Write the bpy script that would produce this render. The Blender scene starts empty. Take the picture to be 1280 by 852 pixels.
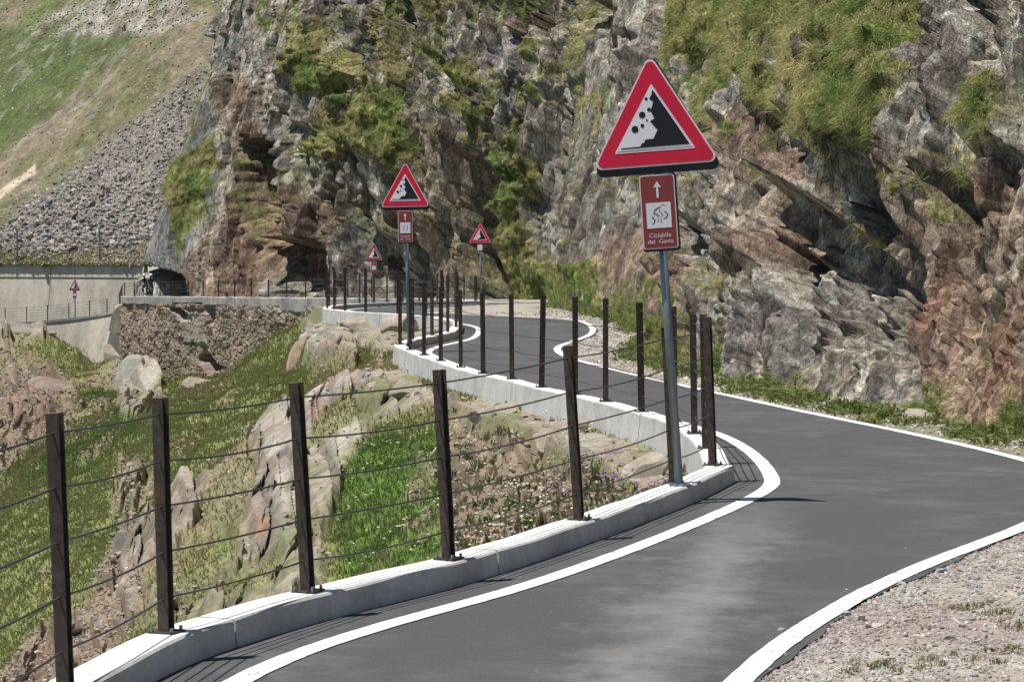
import bpy, bmesh, math, random
import numpy as np
from mathutils import Vector, Matrix, noise as mnoise

S = bpy.context.scene
COL = S.collection
random.seed(7)
RNG = np.random.default_rng(11)

# ------------------------------------------------------------------ camera
CAMZ = 1.97
F = 3000.0                       # focal length in pixels of the 1280 px photograph
PITCH = math.atan(126 / F)
cam_d = bpy.data.cameras.new('camera')
cam_d.sensor_width = 36
cam_d.lens = 36 * F / 1280
cam_d.clip_end = 3000
cam_d.clip_start = 0.5
cam = bpy.data.objects.new('camera', cam_d)
COL.objects.link(cam)
cam.location = (0, 0, CAMZ)
cam.rotation_euler = (math.pi / 2 - PITCH, 0, 0)
S.camera = cam

# ------------------------------------------------------------------ light
ELEV = math.radians(71)
SUN_DIR = Vector((-math.cos(ELEV) * 0.97, -math.cos(ELEV) * 0.38, math.sin(ELEV))).normalized()
world = bpy.data.worlds.new('World')
S.world = world
world.use_nodes = True
wn = world.node_tree
bg = wn.nodes['Background']
sky = wn.nodes.new('ShaderNodeTexSky')
sky.sky_type = 'NISHITA'
sky.sun_disc = False
sky.sun_elevation = math.asin(SUN_DIR.z)
sky.sun_rotation = math.atan2(SUN_DIR.x, SUN_DIR.y)
sky.altitude = 2300
wn.links.new(sky.outputs[0], bg.inputs[0])
bg.inputs[1].default_value = 0.08
sun_d = bpy.data.lights.new('sun', 'SUN')
sun_d.energy = 5.0
sun_d.angle = math.radians(0.5)
sun_d.color = (1.0, 0.955, 0.89)
sun = bpy.data.objects.new('sun', sun_d)
COL.objects.link(sun)
sun.rotation_euler = SUN_DIR.to_track_quat('Z', 'Y').to_euler()
S.view_settings.view_transform = 'Standard'
S.view_settings.look = 'None'
S.view_settings.exposure = 0.22
S.view_settings.gamma = 1.0

# ------------------------------------------------------------------ helpers
def link(o, parent=None):
    COL.objects.link(o)
    if parent is not None:
        o.parent = parent
    return o

def thing(name, label, cat, loc=(0, 0, 0), group=None, rotz=0):
    o = bpy.data.objects.new(name, None)
    o.empty_display_size = 0.1
    link(o)
    o.location = loc
    o.rotation_euler = (0, 0, rotz)
    o['label'] = label
    o['category'] = cat
    if group:
        o['group'] = group
    return o

def tag(o, label=None, cat=None, group=None, kind=None):
    if label: o['label'] = label
    if cat: o['category'] = cat
    if group: o['group'] = group
    if kind: o['kind'] = kind
    return o

def arr_mesh(name, V, Fc, mat=None, col=None, smooth=False, uvname=None):
    """fast mesh from numpy arrays; Fc is (n,k)"""
    V = np.ascontiguousarray(V, dtype=np.float32)
    Fc = np.ascontiguousarray(Fc, dtype=np.int32)
    me = bpy.data.meshes.new(name)
    n, k = Fc.shape
    me.vertices.add(len(V))
    me.vertices.foreach_set('co', V.ravel())
    me.loops.add(n * k)
    me.loops.foreach_set('vertex_index', Fc.ravel())
    me.polygons.add(n)
    me.polygons.foreach_set('loop_start', np.arange(0, n * k, k, dtype=np.int32))
    me.polygons.foreach_set('use_smooth', np.full(n, smooth, dtype=bool))
    me.update(calc_edges=True)
    if col is not None:
        a = me.color_attributes.new('Col', 'FLOAT_COLOR', 'POINT')
        c = np.ones((len(V), 4), dtype=np.float32)
        c[:, :3] = np.clip(col, 0, 1)
        a.data.foreach_set('color', c.ravel())
    if mat: me.materials.append(mat)
    return me

def arr_obj(name, V, Fc, mat=None, col=None, smooth=False, parent=None):
    return link(bpy.data.objects.new(name, arr_mesh(name, V, Fc, mat, col, smooth)), parent)

def bm_obj(name, bm, mat, parent=None, smooth=False):
    me = bpy.data.meshes.new(name)
    bm.to_mesh(me)
    bm.free()
    if mat: me.materials.append(mat)
    if smooth:
        for p in me.polygons: p.use_smooth = True
    return link(bpy.data.objects.new(name, me), parent)

def box(bm, c, s, rot=None):
    r = bmesh.ops.create_cube(bm, size=1)
    M = Matrix.Translation(c) @ (rot.to_4x4() if rot else Matrix.Identity(4)) @ Matrix.Diagonal((s[0], s[1], s[2], 1))
    bmesh.ops.transform(bm, matrix=M, verts=r['verts'])
    return r['verts']

def tube(bm, pts, r, n=6):
    pts = [Vector(p) for p in pts]
    rings = []
    for i, p in enumerate(pts):
        a = pts[max(0, i - 1)]; b = pts[min(len(pts) - 1, i + 1)]
        t = (b - a).normalized()
        u = t.cross(Vector((0, 0, 1)))
        if u.length < 1e-3: u = t.cross(Vector((1, 0, 0)))
        u.normalize(); v = t.cross(u)
        rr = r[i] if isinstance(r, (list, tuple)) else r
        rings.append([bm.verts.new(p + (u * math.cos(2 * math.pi * k / n) + v * math.sin(2 * math.pi * k / n)) * rr) for k in range(n)])
    for a, b in zip(rings[:-1], rings[1:]):
        for k in range(n):
            f = bm.faces.new((a[k], a[(k + 1) % n], b[(k + 1) % n], b[k])); f.smooth = True
    bm.faces.new(rings[0][::-1]); bm.faces.new(rings[-1])

def px_of(X, Y, Z):
    """pixel coordinates in the photograph of world points (authoring help for laying out the rock and grass)"""
    cp, sp = math.cos(PITCH), math.sin(PITCH)
    dz = Z - CAMZ
    d = Y * cp - dz * sp
    v = Y * sp + dz * cp
    d = np.maximum(d, 0.5)
    return 640 + F * X / d, 426 - F * v / d

def at(px, py, Y):
    cp, sp = math.cos(PITCH), math.sin(PITCH)
    x = (px - 640) / F; v = (426 - py) / F
    dy = cp + v * sp; dz = v * cp - sp
    k = Y / dy
    return Vector((x * k, Y, CAMZ + dz * k))

# ------------------------------------------------------------------ numpy noise
def _h(ix, iy, iz, seed):
    n = (ix.astype(np.int64) * 374761393 + iy.astype(np.int64) * 668265263 + iz.astype(np.int64) * 2147483647 * 3 + seed * 144665) & 0xffffffff
    n = ((n ^ (n >> 13)) * 1274126177) & 0xffffffff
    n = ((n ^ (n >> 16)) * 2246822519) & 0xffffffff
    n = n ^ (n >> 15)
    return (n & 0xffffff) / float(0xffffff)

def vnoise(x, y, z, seed=0):
    xi = np.floor(x); yi = np.floor(y); zi = np.floor(z)
    fx = x - xi; fy = y - yi; fz = z - zi
    fx = fx * fx * (3 - 2 * fx); fy = fy * fy * (3 - 2 * fy); fz = fz * fz * (3 - 2 * fz)
    xi = xi.astype(np.int64); yi = yi.astype(np.int64); zi = zi.astype(np.int64)
    r = 0
    for a in (0, 1):
        wx = fx if a else 1 - fx
        for b in (0, 1):
            wy = fy if b else 1 - fy
            for c in (0, 1):
                wz = fz if c else 1 - fz
                r = r + wx * wy * wz * _h(xi + a, yi + b, zi + c, seed)
    return r * 2 - 1

def fbm(x, y, z=None, oct=4, seed=0, gain=0.5):
    if z is None: z = np.zeros_like(x)
    s = 0; a = 1; t = 0; f = 1.0
    for o in range(oct):
        s = s + a * vnoise(x * f + 17.3 * o, y * f - 9.1 * o, z * f + 3.7 * o, seed + o * 31)
        t += a; a *= gain; f *= 2.03
    return s / t

def voro(x, y, seed=0, jit=0.9):
    """2-D cells: returns F1, F2, cell random values (3), offset to the cell centre"""
    xi = np.floor(x).astype(np.int64); yi = np.floor(y).astype(np.int64)
    zz = np.zeros_like(xi)
    F1 = np.full(x.shape, 9.0); F2 = np.full(x.shape, 9.0)
    cx = np.zeros_like(x); cy = np.zeros_like(x); dx0 = np.zeros_like(x); dy0 = np.zeros_like(x)
    for a in (-1, 0, 1):
        for b in (-1, 0, 1):
            gx = xi + a; gy = yi + b
            px = gx + 0.5 + (_h(gx, gy, zz, seed) - 0.5) * jit
            py = gy + 0.5 + (_h(gx, gy, zz, seed + 5) - 0.5) * jit
            dx = x - px; dy = y - py
            d = np.sqrt(dx * dx + dy * dy)
            near = d < F1
            F2 = np.where(near, F1, np.minimum(F2, d))
            F1 = np.where(near, d, F1)
            cx = np.where(near, gx, cx); cy = np.where(near, gy, cy)
            dx0 = np.where(near, dx, dx0); dy0 = np.where(near, dy, dy0)
    cx = cx.astype(np.int64); cy = cy.astype(np.int64)
    r = [_h(cx, cy, zz, seed + 11 * k + 100) for k in range(3)]
    return F1, F2, r, dx0, dy0

def facet(x, y, seed, tilt=1.0, soft=0):
    F1, F2, r, dx, dy = voro(x, y, seed)
    d = (r[0] - 0.5) * 1.0 + tilt * (dx * (r[1] - 0.5) + dy * (r[2] - 0.5)) * 2
    d = d * sstep(F2 - F1, 0, soft) if soft else d
    crack = np.clip((F2 - F1) / 0.12, 0, 1)
    return d, crack, r[0]

def sstep(x, a, b):
    t = np.clip((x - a) / (b - a), 0, 1)
    return t * t * (3 - 2 * t)

def inside(poly, x, y):
    r = np.zeros(x.shape, bool)
    n = len(poly)
    for i in range(n):
        x1, y1 = poly[i]; x2, y2 = poly[(i + 1) % n]
        if y1 == y2: continue
        c = ((y1 > y) != (y2 > y)) & (x < (x2 - x1) * (y - y1) / (y2 - y1) + x1)
        r ^= c
    return r

def edge_dist(poly, x, y):
    """signed distance (positive inside) in the same units as x, y"""
    d = np.full(x.shape, 1e9)
    n = len(poly)
    for i in range(n):
        x1, y1 = poly[i]; x2, y2 = poly[(i + 1) % n]
        ex, ey = x2 - x1, y2 - y1
        L = ex * ex + ey * ey + 1e-9
        t = np.clip(((x - x1) * ex + (y - y1) * ey) / L, 0, 1)
        d = np.minimum(d, np.hypot(x - x1 - t * ex, y - y1 - t * ey))
    return np.where(inside(poly, x, y), d, -d)

def lerp(a, b, t):
    return a + (b - a) * t

def mixc(c, col, m):
    return c + (np.array(col)[None, :] - c) * m[:, None]

def grid_faces(nr, nc):
    i = np.arange(nr - 1)[:, None]; j = np.arange(nc - 1)[None, :]
    a = (i * nc + j).ravel()
    return np.stack([a, a + 1, a + nc + 1, a + nc], 1)

# ------------------------------------------------------------------ materials
def nt(name):
    m = bpy.data.materials.new(name)
    m.use_nodes = True
    t = m.node_tree
    return m, t, t.nodes['Principled BSDF']

def N(t, typ, **kw):
    n = t.nodes.new(typ)
    for k, v in kw.items():
        if k == 'inp':
            for kk, vv in v.items(): n.inputs[kk].default_value = vv
        else: setattr(n, k, v)
    return n

def ramp(t, src, stops):
    r = t.nodes.new('ShaderNodeValToRGB')
    e = r.color_ramp.elements
    e[0].position, e[0].color = stops[0][0], (*stops[0][1], 1)
    e[1].position, e[1].color = stops[-1][0], (*stops[-1][1], 1)
    for p, c in stops[1:-1]:
        n = e.new(p); n.color = (*c, 1)
    t.links.new(src, r.inputs[0])
    return r.outputs[0]

def coords(t, scale=(1, 1, 1), rot=(0, 0, 0)):
    tc = N(t, 'ShaderNodeTexCoord')
    mp = N(t, 'ShaderNodeMapping')
    mp.inputs['Scale'].default_value = scale
    mp.inputs['Rotation'].default_value = rot
    t.links.new(tc.outputs['Object'], mp.inputs['Vector'])
    return mp.outputs[0]

def noise_n(t, vec, scale, detail=6, rough=0.6, dist=0):
    n = N(t, 'ShaderNodeTexNoise')
    n.inputs['Scale'].default_value = scale; n.inputs['Detail'].default_value = detail
    n.inputs['Roughness'].default_value = rough; n.inputs['Distortion'].default_value = dist
    t.links.new(vec, n.inputs['Vector'])
    return n.outputs['Fac']

def mul(t, a, b, fac=1.0, mode='MULTIPLY'):
    m = N(t, 'ShaderNodeMix', data_type='RGBA', blend_type=mode)
    m.inputs[0].default_value = fac
    for s, i in ((a, 6), (b, 7)):
        if isinstance(s, tuple): m.inputs[i].default_value = (*s, 1)
        else: t.links.new(s, m.inputs[i])
    return m.outputs[2]

def bump(t, b, h, strength, dist):
    n = N(t, 'ShaderNodeBump')
    n.inputs['Strength'].default_value = strength
    n.inputs['Distance'].default_value = dist
    t.links.new(h, n.inputs['Height'])
    t.links.new(n.outputs[0], b.inputs['Normal'])

def mat_vcol(name, joints=None, rough=0.9, grain=(2.0, 9.0), amp=(0.72, 1.3), bs=0.5, bd=0.05, spec=0.15, scale=(1, 1, 1), rot=(0, 0, 0)):
    m, t, b = nt(name)
    a = N(t, 'ShaderNodeVertexColor', layer_name='Col')
    v = coords(t, scale, rot)
    n1 = noise_n(t, v, grain[0], 8, 0.7, 0.6)
    n2 = noise_n(t, v, grain[1], 6, 0.7)
    lo, hi = amp
    r1 = ramp(t, n1, [(0.3, (lo,) * 3), (0.7, (hi,) * 3)])
    r2 = ramp(t, n2, [(0.3, (lo + .08,) * 3), (0.7, (hi - .05, hi - .06, hi - .08))])
    c = mul(t, mul(t, a.outputs[0], r1), r2)
    h = mul(t, n1, n2, 0.5, 'MIX')
    if joints:
        for js, jw, ja in joints:
            wv = N(t, 'ShaderNodeVectorMath', operation='ADD')
            nn = N(t, 'ShaderNodeTexNoise'); nn.inputs['Scale'].default_value = js * .8; nn.inputs['Detail'].default_value = 8; nn.inputs['Roughness'].default_value = .7
            t.links.new(v, nn.inputs['Vector'])
            sc_ = N(t, 'ShaderNodeVectorMath', operation='SCALE'); sc_.inputs['Scale'].default_value = 1.5 / js
            t.links.new(nn.outputs['Color'], sc_.inputs[0]); t.links.new(sc_.outputs[0], wv.inputs[0]); t.links.new(v, wv.inputs[1])
            vo = N(t, 'ShaderNodeTexVoronoi', feature='DISTANCE_TO_EDGE'); vo.inputs['Scale'].default_value = js
            t.links.new(wv.outputs[0], vo.inputs['Vector'])
            e = ramp(t, vo.outputs['Distance'], [(0.0, (ja,) * 3), (jw, (1, 1, 1))])
            c = mul(t, c, e); h = mul(t, h, e)
            vc = N(t, 'ShaderNodeTexVoronoi'); vc.inputs['Scale'].default_value = js; t.links.new(wv.outputs[0], vc.inputs['Vector'])
            sx = N(t, 'ShaderNodeSeparateColor'); t.links.new(vc.outputs['Color'], sx.inputs[0])
            c = mul(t, c, ramp(t, sx.outputs[0], [(0.0, (.74, .73, .72)), (1.0, (1.28, 1.27, 1.25))]))
    t.links.new(c, b.inputs['Base Color'])
    b.inputs['Roughness'].default_value = rough
    b.inputs['Specular IOR Level'].default_value = spec
    bump(t, b, h, bs, bd)
    return m

def mat_plain(name, col, rough=0.6, metal=0.0, var=0.15, scale=8.0, bs=0.1, bd=0.005, spec=0.4):
    m, t, b = nt(name)
    v = coords(t)
    n = noise_n(t, v, scale, 6, 0.65)
    c = ramp(t, n, [(0.3, tuple(x * (1 - var) for x in col)), (0.7, tuple(min(1, x * (1 + var)) for x in col))])
    t.links.new(c, b.inputs['Base Color'])
    b.inputs['Roughness'].default_value = rough
    b.inputs['Metallic'].default_value = metal
    b.inputs['Specular IOR Level'].default_value = spec
    if bs: bump(t, b, n, bs, bd)
    return m

M = {}
M['rock_near'] = mat_vcol('rock_near', joints=((1.3, .03, .7), (5.0, .05, .72)), grain=(7.0, 34.0), amp=(0.5, 1.6), bs=1.0, bd=0.07, scale=(1, 1, 0.5), rot=(0.35, 0.3, 0))
M['rock_far'] = mat_vcol('rock_far', joints=((.45, .03, .7), (1.5, .05, .72)), grain=(2.2, 10.0), amp=(0.55, 1.55), bs=1.0, bd=0.3, scale=(1, 1, 0.5), rot=(0.2, 0.35, 0))
M['soil'] = mat_vcol('soil', grain=(2.5, 12.0), amp=(0.6, 1.45), bs=0.7, bd=0.05)
M['hill'] = mat_vcol('hill', grain=(0.5, 2.2), amp=(0.6, 1.45), bs=0.6, bd=0.2)
M['gravel_bed'] = mat_vcol('gravel_bed', grain=(6.0, 45.0), amp=(0.6, 1.4), bs=0.9, bd=0.015)
M['stone'] = mat_vcol('stone', grain=(9.0, 40.0), amp=(0.75, 1.25), bs=0.4, bd=0.01)
M['far_stone'] = mat_vcol('far_stone', grain=(1.5, 6.0), amp=(0.7, 1.3), bs=0.4, bd=0.05)
M['pole'] = mat_plain('galvanised_steel', (0.21, 0.25, 0.285), 0.5, 0.55, 0.18, 6)
M['corten'] = mat_plain('weathered_steel', (0.060, 0.044, 0.036), 0.75, 0.0, 0.5, 22, 0.4, 0.002, 0.3)
M['corten_end'] = mat_plain('cut_steel_end', (0.32, 0.26, 0.2), 0.7, 0.0, 0.4, 40)
M['wire'] = mat_plain('wire_rope', (0.085, 0.083, 0.082), 0.5, 0.5, 0.3, 60)
M['navy'] = mat_plain('dark_sign_backing', (0.018, 0.02, 0.028), 0.55, 0, 0.2, 10)
M['red'] = mat_plain('red_sign_film', (0.50, 0.006, 0.035), 0.42, 0, 0.06, 5, 0)
M['white_film'] = mat_plain('white_sign_film', (0.62, 0.62, 0.65), 0.45, 0, 0.05, 5, 0)
M['pale_film'] = mat_plain('pale_rim_film', (0.62, 0.50, 0.53), 0.5, 0, 0.08, 5, 0)
M['black_film'] = mat_plain('black_sign_film', (0.006, 0.006, 0.008), 0.42, 0, 0.1, 5, 0)
M['brown_film'] = mat_plain('brown_sign_film', (0.21, 0.035, 0.028), 0.45, 0, 0.12, 6, 0)
M['green_film'] = mat_plain('green_grey_film', (0.13, 0.2, 0.2), 0.45, 0, 0.12, 6, 0)
M['rubber'] = mat_plain('black_rubber', (0.016, 0.016, 0.018), 0.55, 0, 0.3, 20)
M['dark_wood'] = mat_plain('old_dark_wood', (0.035, 0.026, 0.024), 0.85, 0, 0.4, 9)
M['cloth_dark'] = mat_plain('dark_cycling_clothes', (0.02, 0.024, 0.035), 0.85, 0, 0.3, 9)
M['cloth_grey'] = mat_plain('grey_blue_clothes', (0.055, 0.07, 0.10), 0.85, 0, 0.3, 9)
M['skin'] = mat_plain('skin', (0.42, 0.24, 0.17), 0.6, 0, 0.1, 9)
M['helmet'] = mat_plain('white_helmet', (0.75, 0.75, 0.74), 0.35, 0, 0.04, 9)
M['shoe'] = mat_plain('pale_shoe', (0.45, 0.45, 0.44), 0.6, 0, 0.1, 9)
M['bike'] = mat_plain('dark_bicycle_frame', (0.03, 0.035, 0.04), 0.35, 0.3, 0.1, 9)
M['far_red'] = mat_plain('faded_red_film', (0.26, 0.03, 0.05), 0.5, 0, 0.1, 5, 0)
M['lilac'] = mat_plain('lilac_petals', (0.33, 0.2, 0.36), 0.7, 0, 0.2, 9)
M['cream'] = mat_plain('cream_petals', (0.6, 0.6, 0.4), 0.7, 0, 0.2, 9)

def mat_asphalt():
    m, t, b = nt('asphalt')
    v = coords(t)
    fine = noise_n(t, v, 95, 5, 0.8)
    big = noise_n(t, coords(t, (0.7, 0.45, 1)), 1.0, 6, 0.62, 0.4)
    streak = noise_n(t, coords(t, (1.0, 1.7, 1), (0, 0, 0.5)), 1.6, 9, 0.78, 0.8)
    spots = noise_n(t, coords(t, (1, .8, 1)), 42, 3, 0.6)
    base = ramp(t, fine, [(0.3, (0.040, 0.041, 0.043)), (0.7, (0.108, 0.109, 0.111))])
    # pale worn band scuffed into the surface along the inside of the bend
    xyz = N(t, 'ShaderNodeSeparateXYZ'); t.links.new(coords(t), xyz.inputs[0])
    def mth(op, a_, b_=None):
        m_ = N(t, 'ShaderNodeMath', operation=op)
        for i_, q_ in enumerate((a_, b_)):
            if q_ is None: continue
            if isinstance(q_, (int, float)): m_.inputs[i_].default_value = q_
            else: t.links.new(q_, m_.inputs[i_])
        return m_.outputs[0]
    wob = mth('MULTIPLY', mth('SUBTRACT', noise_n(t, coords(t, (1.2, .8, 1)), 1.3, 8, .75), .5), 1.7)
    ln = mth('ADD', mth('SUBTRACT', xyz.outputs[0], mth('SUBTRACT', mth('MULTIPLY', xyz.outputs[1], .185), 1.45)), wob)
    band = mth('MAXIMUM', mth('SUBTRACT', 1.0, mth('MULTIPLY', mth('ABSOLUTE', ln), 2.2)), 0.0)
    fade = N(t, 'ShaderNodeMapRange'); fade.inputs['From Min'].default_value = 15; fade.inputs['From Max'].default_value = 19
    fade.inputs['To Min'].default_value = 1; fade.inputs['To Max'].default_value = 0; t.links.new(xyz.outputs[1], fade.inputs['Value'])
    band = mth('MULTIPLY', mth('MULTIPLY', band, fade.outputs[0]), .75)
    p = N(t, 'ShaderNodeMath', operation='MULTIPLY')
    r1 = ramp(t, big, [(0.40, (0.12,) * 3), (0.62, (1, 1, 1))])
    r2 = ramp(t, streak, [(0.42, (0, 0, 0)), (0.70, (1, 1, 1))])
    t.links.new(r1, p.inputs[0]); t.links.new(r2, p.inputs[1])
    dust = N(t, 'ShaderNodeMix', data_type='RGBA')
    t.links.new(mth('MINIMUM', mth('ADD', mth('MULTIPLY', p.outputs[0], .6), band), 1.0), dust.inputs[0])
    t.links.new(base, dust.inputs[6]); dust.inputs[7].default_value = (0.195, 0.193, 0.187, 1)
    sp = ramp(t, spots, [(0.655, (0, 0, 0)), (0.70, (1, 1, 1))])
    d2 = N(t, 'ShaderNodeMix', data_type='RGBA')
    sm = N(t, 'ShaderNodeMath', operation='MULTIPLY'); sm.inputs[1].default_value = 0.5
    t.links.new(sp, sm.inputs[0]); t.links.new(sm.outputs[0], d2.inputs[0])
    t.links.new(dust.outputs[2], d2.inputs[6]); d2.inputs[7].default_value = (0.28, 0.27, 0.25, 1)
    t.links.new(d2.outputs[2], b.inputs['Base Color'])
    b.inputs['Roughness'].default_value = 0.85
    b.inputs['Specular IOR Level'].default_value = 0.25
    bump(t, b, fine, 0.5, 0.004)
    return m

def mat_paint():
    m, t, b = nt('road_paint')
    v = coords(t)
    n = noise_n(t, v, 9, 8, 0.75, 0.3)
    c = ramp(t, n, [(0.355, (0.20, 0.195, 0.19)), (0.40, (0.60, 0.59, 0.58)), (0.54, (0.82, 0.82, 0.81))])
    n2 = noise_n(t, v, 140, 2, 0.6)
    c = mul(t, c, ramp(t, n2, [(0.25, (0.72,) * 3), (0.5, (1, 1, 1))]))
    t.links.new(c, b.inputs['Base Color'])
    b.inputs['Roughness'].default_value = 0.7
    bump(t, b, n2, 0.4, 0.003)
    return m

def mat_concrete(name, base, dirt, sc=1.0, mscale=(1, 1, 0.35)):
    m, t, b = nt(name)
    n1 = noise_n(t, coords(t, mscale), 1.6 * sc, 8, 0.7, 0.4)
    n2 = noise_n(t, coords(t), 22 * sc, 5, 0.65)
    n3 = noise_n(t, coords(t), 3.5 * sc, 6, 0.7)
    c = ramp(t, n1, [(0.32, dirt), (0.58, base)])
    c = mul(t, c, ramp(t, n2, [(0.3, (0.84,) * 3), (0.7, (1.08,) * 3)]))
    c = mul(t, c, ramp(t, n3, [(0.3, (0.82, 0.82, 0.80)), (0.55, (1.02,) * 3)]))
    t.links.new(c, b.inputs['Base Color'])
    b.inputs['Roughness'].default_value = 0.85
    b.inputs['Specular IOR Level'].default_value = 0.25
    bump(t, b, n2, 0.35, 0.01)
    return m

M['asphalt'] = mat_asphalt()
M['paint'] = mat_paint()
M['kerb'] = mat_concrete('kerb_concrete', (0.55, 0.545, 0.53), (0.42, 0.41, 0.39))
M['kerb_sunlit'] = mat_concrete('sunlit_kerb_concrete', (0.80, 0.79, 0.77), (0.68, 0.67, 0.65))  # whiter copy of the kerb concrete, strong sun put into its colour
M['wall'] = mat_concrete('old_wall_concrete', (0.56, 0.515, 0.43), (0.36, 0.33, 0.27), 0.45, (1, 1, 0.25))
M['beam'] = mat_concrete('cracked_beam_concrete', (0.42, 0.405, 0.375), (0.23, 0.215, 0.195), 0.35, (1, 1, 1))
M['efflo'] = mat_plain('lime_bloom', (0.62, 0.60, 0.56), 0.9, 0, 0.15, 3)

def mat_blades(name):
    m, t, b = nt(name)
    a = N(t, 'ShaderNodeVertexColor', layer_name='Col')
    t.links.new(a.outputs[0], b.inputs['Base Color'])
    b.inputs['Roughness'].default_value = 0.6
    b.inputs['Specular IOR Level'].default_value = 0.2
    tr = N(t, 'ShaderNodeBsdfTranslucent')
    t.links.new(a.outputs[0], tr.inputs[0])
    mx = N(t, 'ShaderNodeMixShader'); mx.inputs[0].default_value = 0.35
    out = t.nodes['Material Output']
    t.links.new(b.outputs[0], mx.inputs[1]); t.links.new(tr.outputs[0], mx.inputs[2])
    t.links.new(mx.outputs[0], out.inputs[0])
    return m
M['blades'] = mat_blades('grass_blades')

# ------------------------------------------------------------------ plan of the path
# centre of the kerb that carries the fence: X as a function of the distance Y
LPTS = np.array([(-2.45, 6.0), (-2.12, 8.2), (-1.86, 9.7), (-1.60, 11.14), (-1.06, 12.45), (-0.36, 13.75), (0.44, 15.7), (1.23, 17.9), (1.66, 19.35),
                 (1.74, 21.0), (1.74, 22.6), (1.64, 24.2), (1.38, 25.65), (1.06, 27.2), (0.75, 28.4), (0.37, 29.8), (0.0, 31.5), (-0.39, 32.9),
                 (-0.75, 34.5), (-1.08, 36.4), (-1.4, 38.1), (-1.69, 40.0), (-1.96, 42.0), (-1.84, 44.3), (-1.54, 46.1), (-1.28, 47.8), (-1.18, 50.6),
                 (-1.24, 53.8), (-1.57, 56.0), (-2.04, 57.8), (-2.83, 59.5), (-3.92, 61.6), (-4.45, 63.3), (-5.0, 66.2), (-5.3, 68.8), (-5.75, 76.0), (-5.75, 84.0),
                 (-4.9, 92.0), (-3.4, 99.0), (-1.9, 104.0), (-1.6, 108.0), (-3.0, 113.5), (-7.0, 123.0), (-10.2, 130.0), (-18.0, 148.0), (-27.2, 169.0)])
# right-hand painted line
RPTS = np.array([(0.2, 6.0), (0.5, 8.5), (1.10, 10.95), (1.75, 12.8), (2.46, 14.4), (3.5, 16.4), (4.2, 18.0), (4.62, 19.8), (4.58, 21.5), (4.1, 24.2), (3.33, 27.6), (2.62, 31.0), (1.85, 34.8),
                 (1.05, 39.5), (0.83, 42.0), (0.86, 44.2), (1.17, 46.6), (1.62, 50.0), (1.80, 54.0), (1.65, 58.2), (1.0, 60.5), (0.0, 62.3), (-0.85, 63.9), (-2.0, 67.4),
                 (-2.6, 72.0), (-2.7, 80.0), (-2.2, 87.0), (-0.6, 94.5), (0.9, 100.0), (1.5, 106.0), (1.0, 111.0), (-3.0, 121.0), (-6.6, 130.0), (-14.2, 148.0), (-22.8, 169.0)])

def spline_fn(P, corner=None):
    """monotone-ish dense interpolation in Y through P (Catmull-Rom)"""
    out = []
    n = len(P)
    for i in range(n - 1):
        p0 = P[max(0, i - 1)]; p1 = P[i]; p2 = P[i + 1]; p3 = P[min(n - 1, i + 2)]
        if corner is not None:
            if i == corner: p0 = p1
            if i + 1 == corner: p3 = p2
        for k in range(12):
            t = k / 12
            out.append(0.5 * ((2 * p1) + (-p0 + p2) * t + (2 * p0 - 5 * p1 + 4 * p2 - p3) * t * t + (-p0 + 3 * p1 - 3 * p2 + p3) * t ** 3))
    out.append(P[-1])
    return np.array(out)
LD = spline_fn(LPTS, corner=8)
RD = spline_fn(RPTS)
def XL(Y): return np.interp(Y, LD[:, 1], LD[:, 0])
def XR(Y): return np.interp(Y, RD[:, 1], RD[:, 0])
def RZ(Y):
    """height of the path surface"""
    return np.interp(Y, [0, 60, 64, 95, 130, 170, 400], [0, 0, -0.03, -0.62, -1.35, -2.2, -2.2])
KH = 0.14

def offset_poly(P, d):
    """offset a plan polyline by d to the right of its direction, mitred"""
    P = np.asarray(P, float)
    T = np.diff(P, axis=0)
    T /= np.linalg.norm(T, axis=1)[:, None]
    n = np.stack([T[:, 1], -T[:, 0]], 1)
    m = np.vstack([n[:1], n[:-1] + n[1:], n[-1:]])
    L = np.linalg.norm(m, axis=1); m /= L[:, None]
    c = np.ones(len(P)); c[1:-1] = np.clip(np.sum(m[1:-1] * n[1:], 1), 0.6, 1)
    return P + m * (d / c)[:, None]

# --- road surface
rows = np.concatenate([np.arange(6, 66, 0.09), np.arange(66, 169.01, 0.6)])
NCOL = 15
V = []
for y in rows:
    a = XL(y) - 0.05; b = XR(y) + 0.10 + 0.03 * math.sin(y * 2.3) + 0.012 * math.sin(y * 9.1)
    z = RZ(y)
    for k in range(NCOL):
        V.append((a + (b - a) * k / (NCOL - 1), y, z))
road = arr_obj('road', V, grid_faces(len(rows), NCOL), M['asphalt'])
tag(road, 'narrow grey asphalt cycle path winding along the cliff between white edge lines', kind='structure')

def strip(name, P, w, lift, mat, parent, label=None, y0=0, y1=1e9, jit=0.0):
    P = P[(P[:, 1] >= y0) & (P[:, 1] <= y1)]
    # resample
    s = np.concatenate([[0], np.cumsum(np.linalg.norm(np.diff(P, axis=0), axis=1))])
    ss = np.linspace(0, s[-1], int(s[-1] / 0.12) + 2)
    P = np.stack([np.interp(ss, s, P[:, 0]), np.interp(ss, s, P[:, 1])], 1)
    A = offset_poly(P, -w / 2); B = offset_poly(P, w / 2)
    if jit:
        A += RNG.normal(0, jit, A.shape); B += RNG.normal(0, jit, B.shape)
    V = np.zeros((len(P) * 2, 3))
    V[0::2, :2] = A; V[1::2, :2] = B
    V[:, 2] = RZ(V[:, 1]) + lift
    V[:, 2] = np.repeat(RZ(P[:, 1]) + lift, 2)
    Fc = [(2 * i, 2 * i + 1, 2 * i + 3, 2 * i + 2) for i in range(len(P) - 1)]
    o = arr_obj(name, V, Fc, mat, parent=parent)
    if label: o['label'] = label
    return o
left_line = offset_poly(LD, 0.47)
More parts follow.
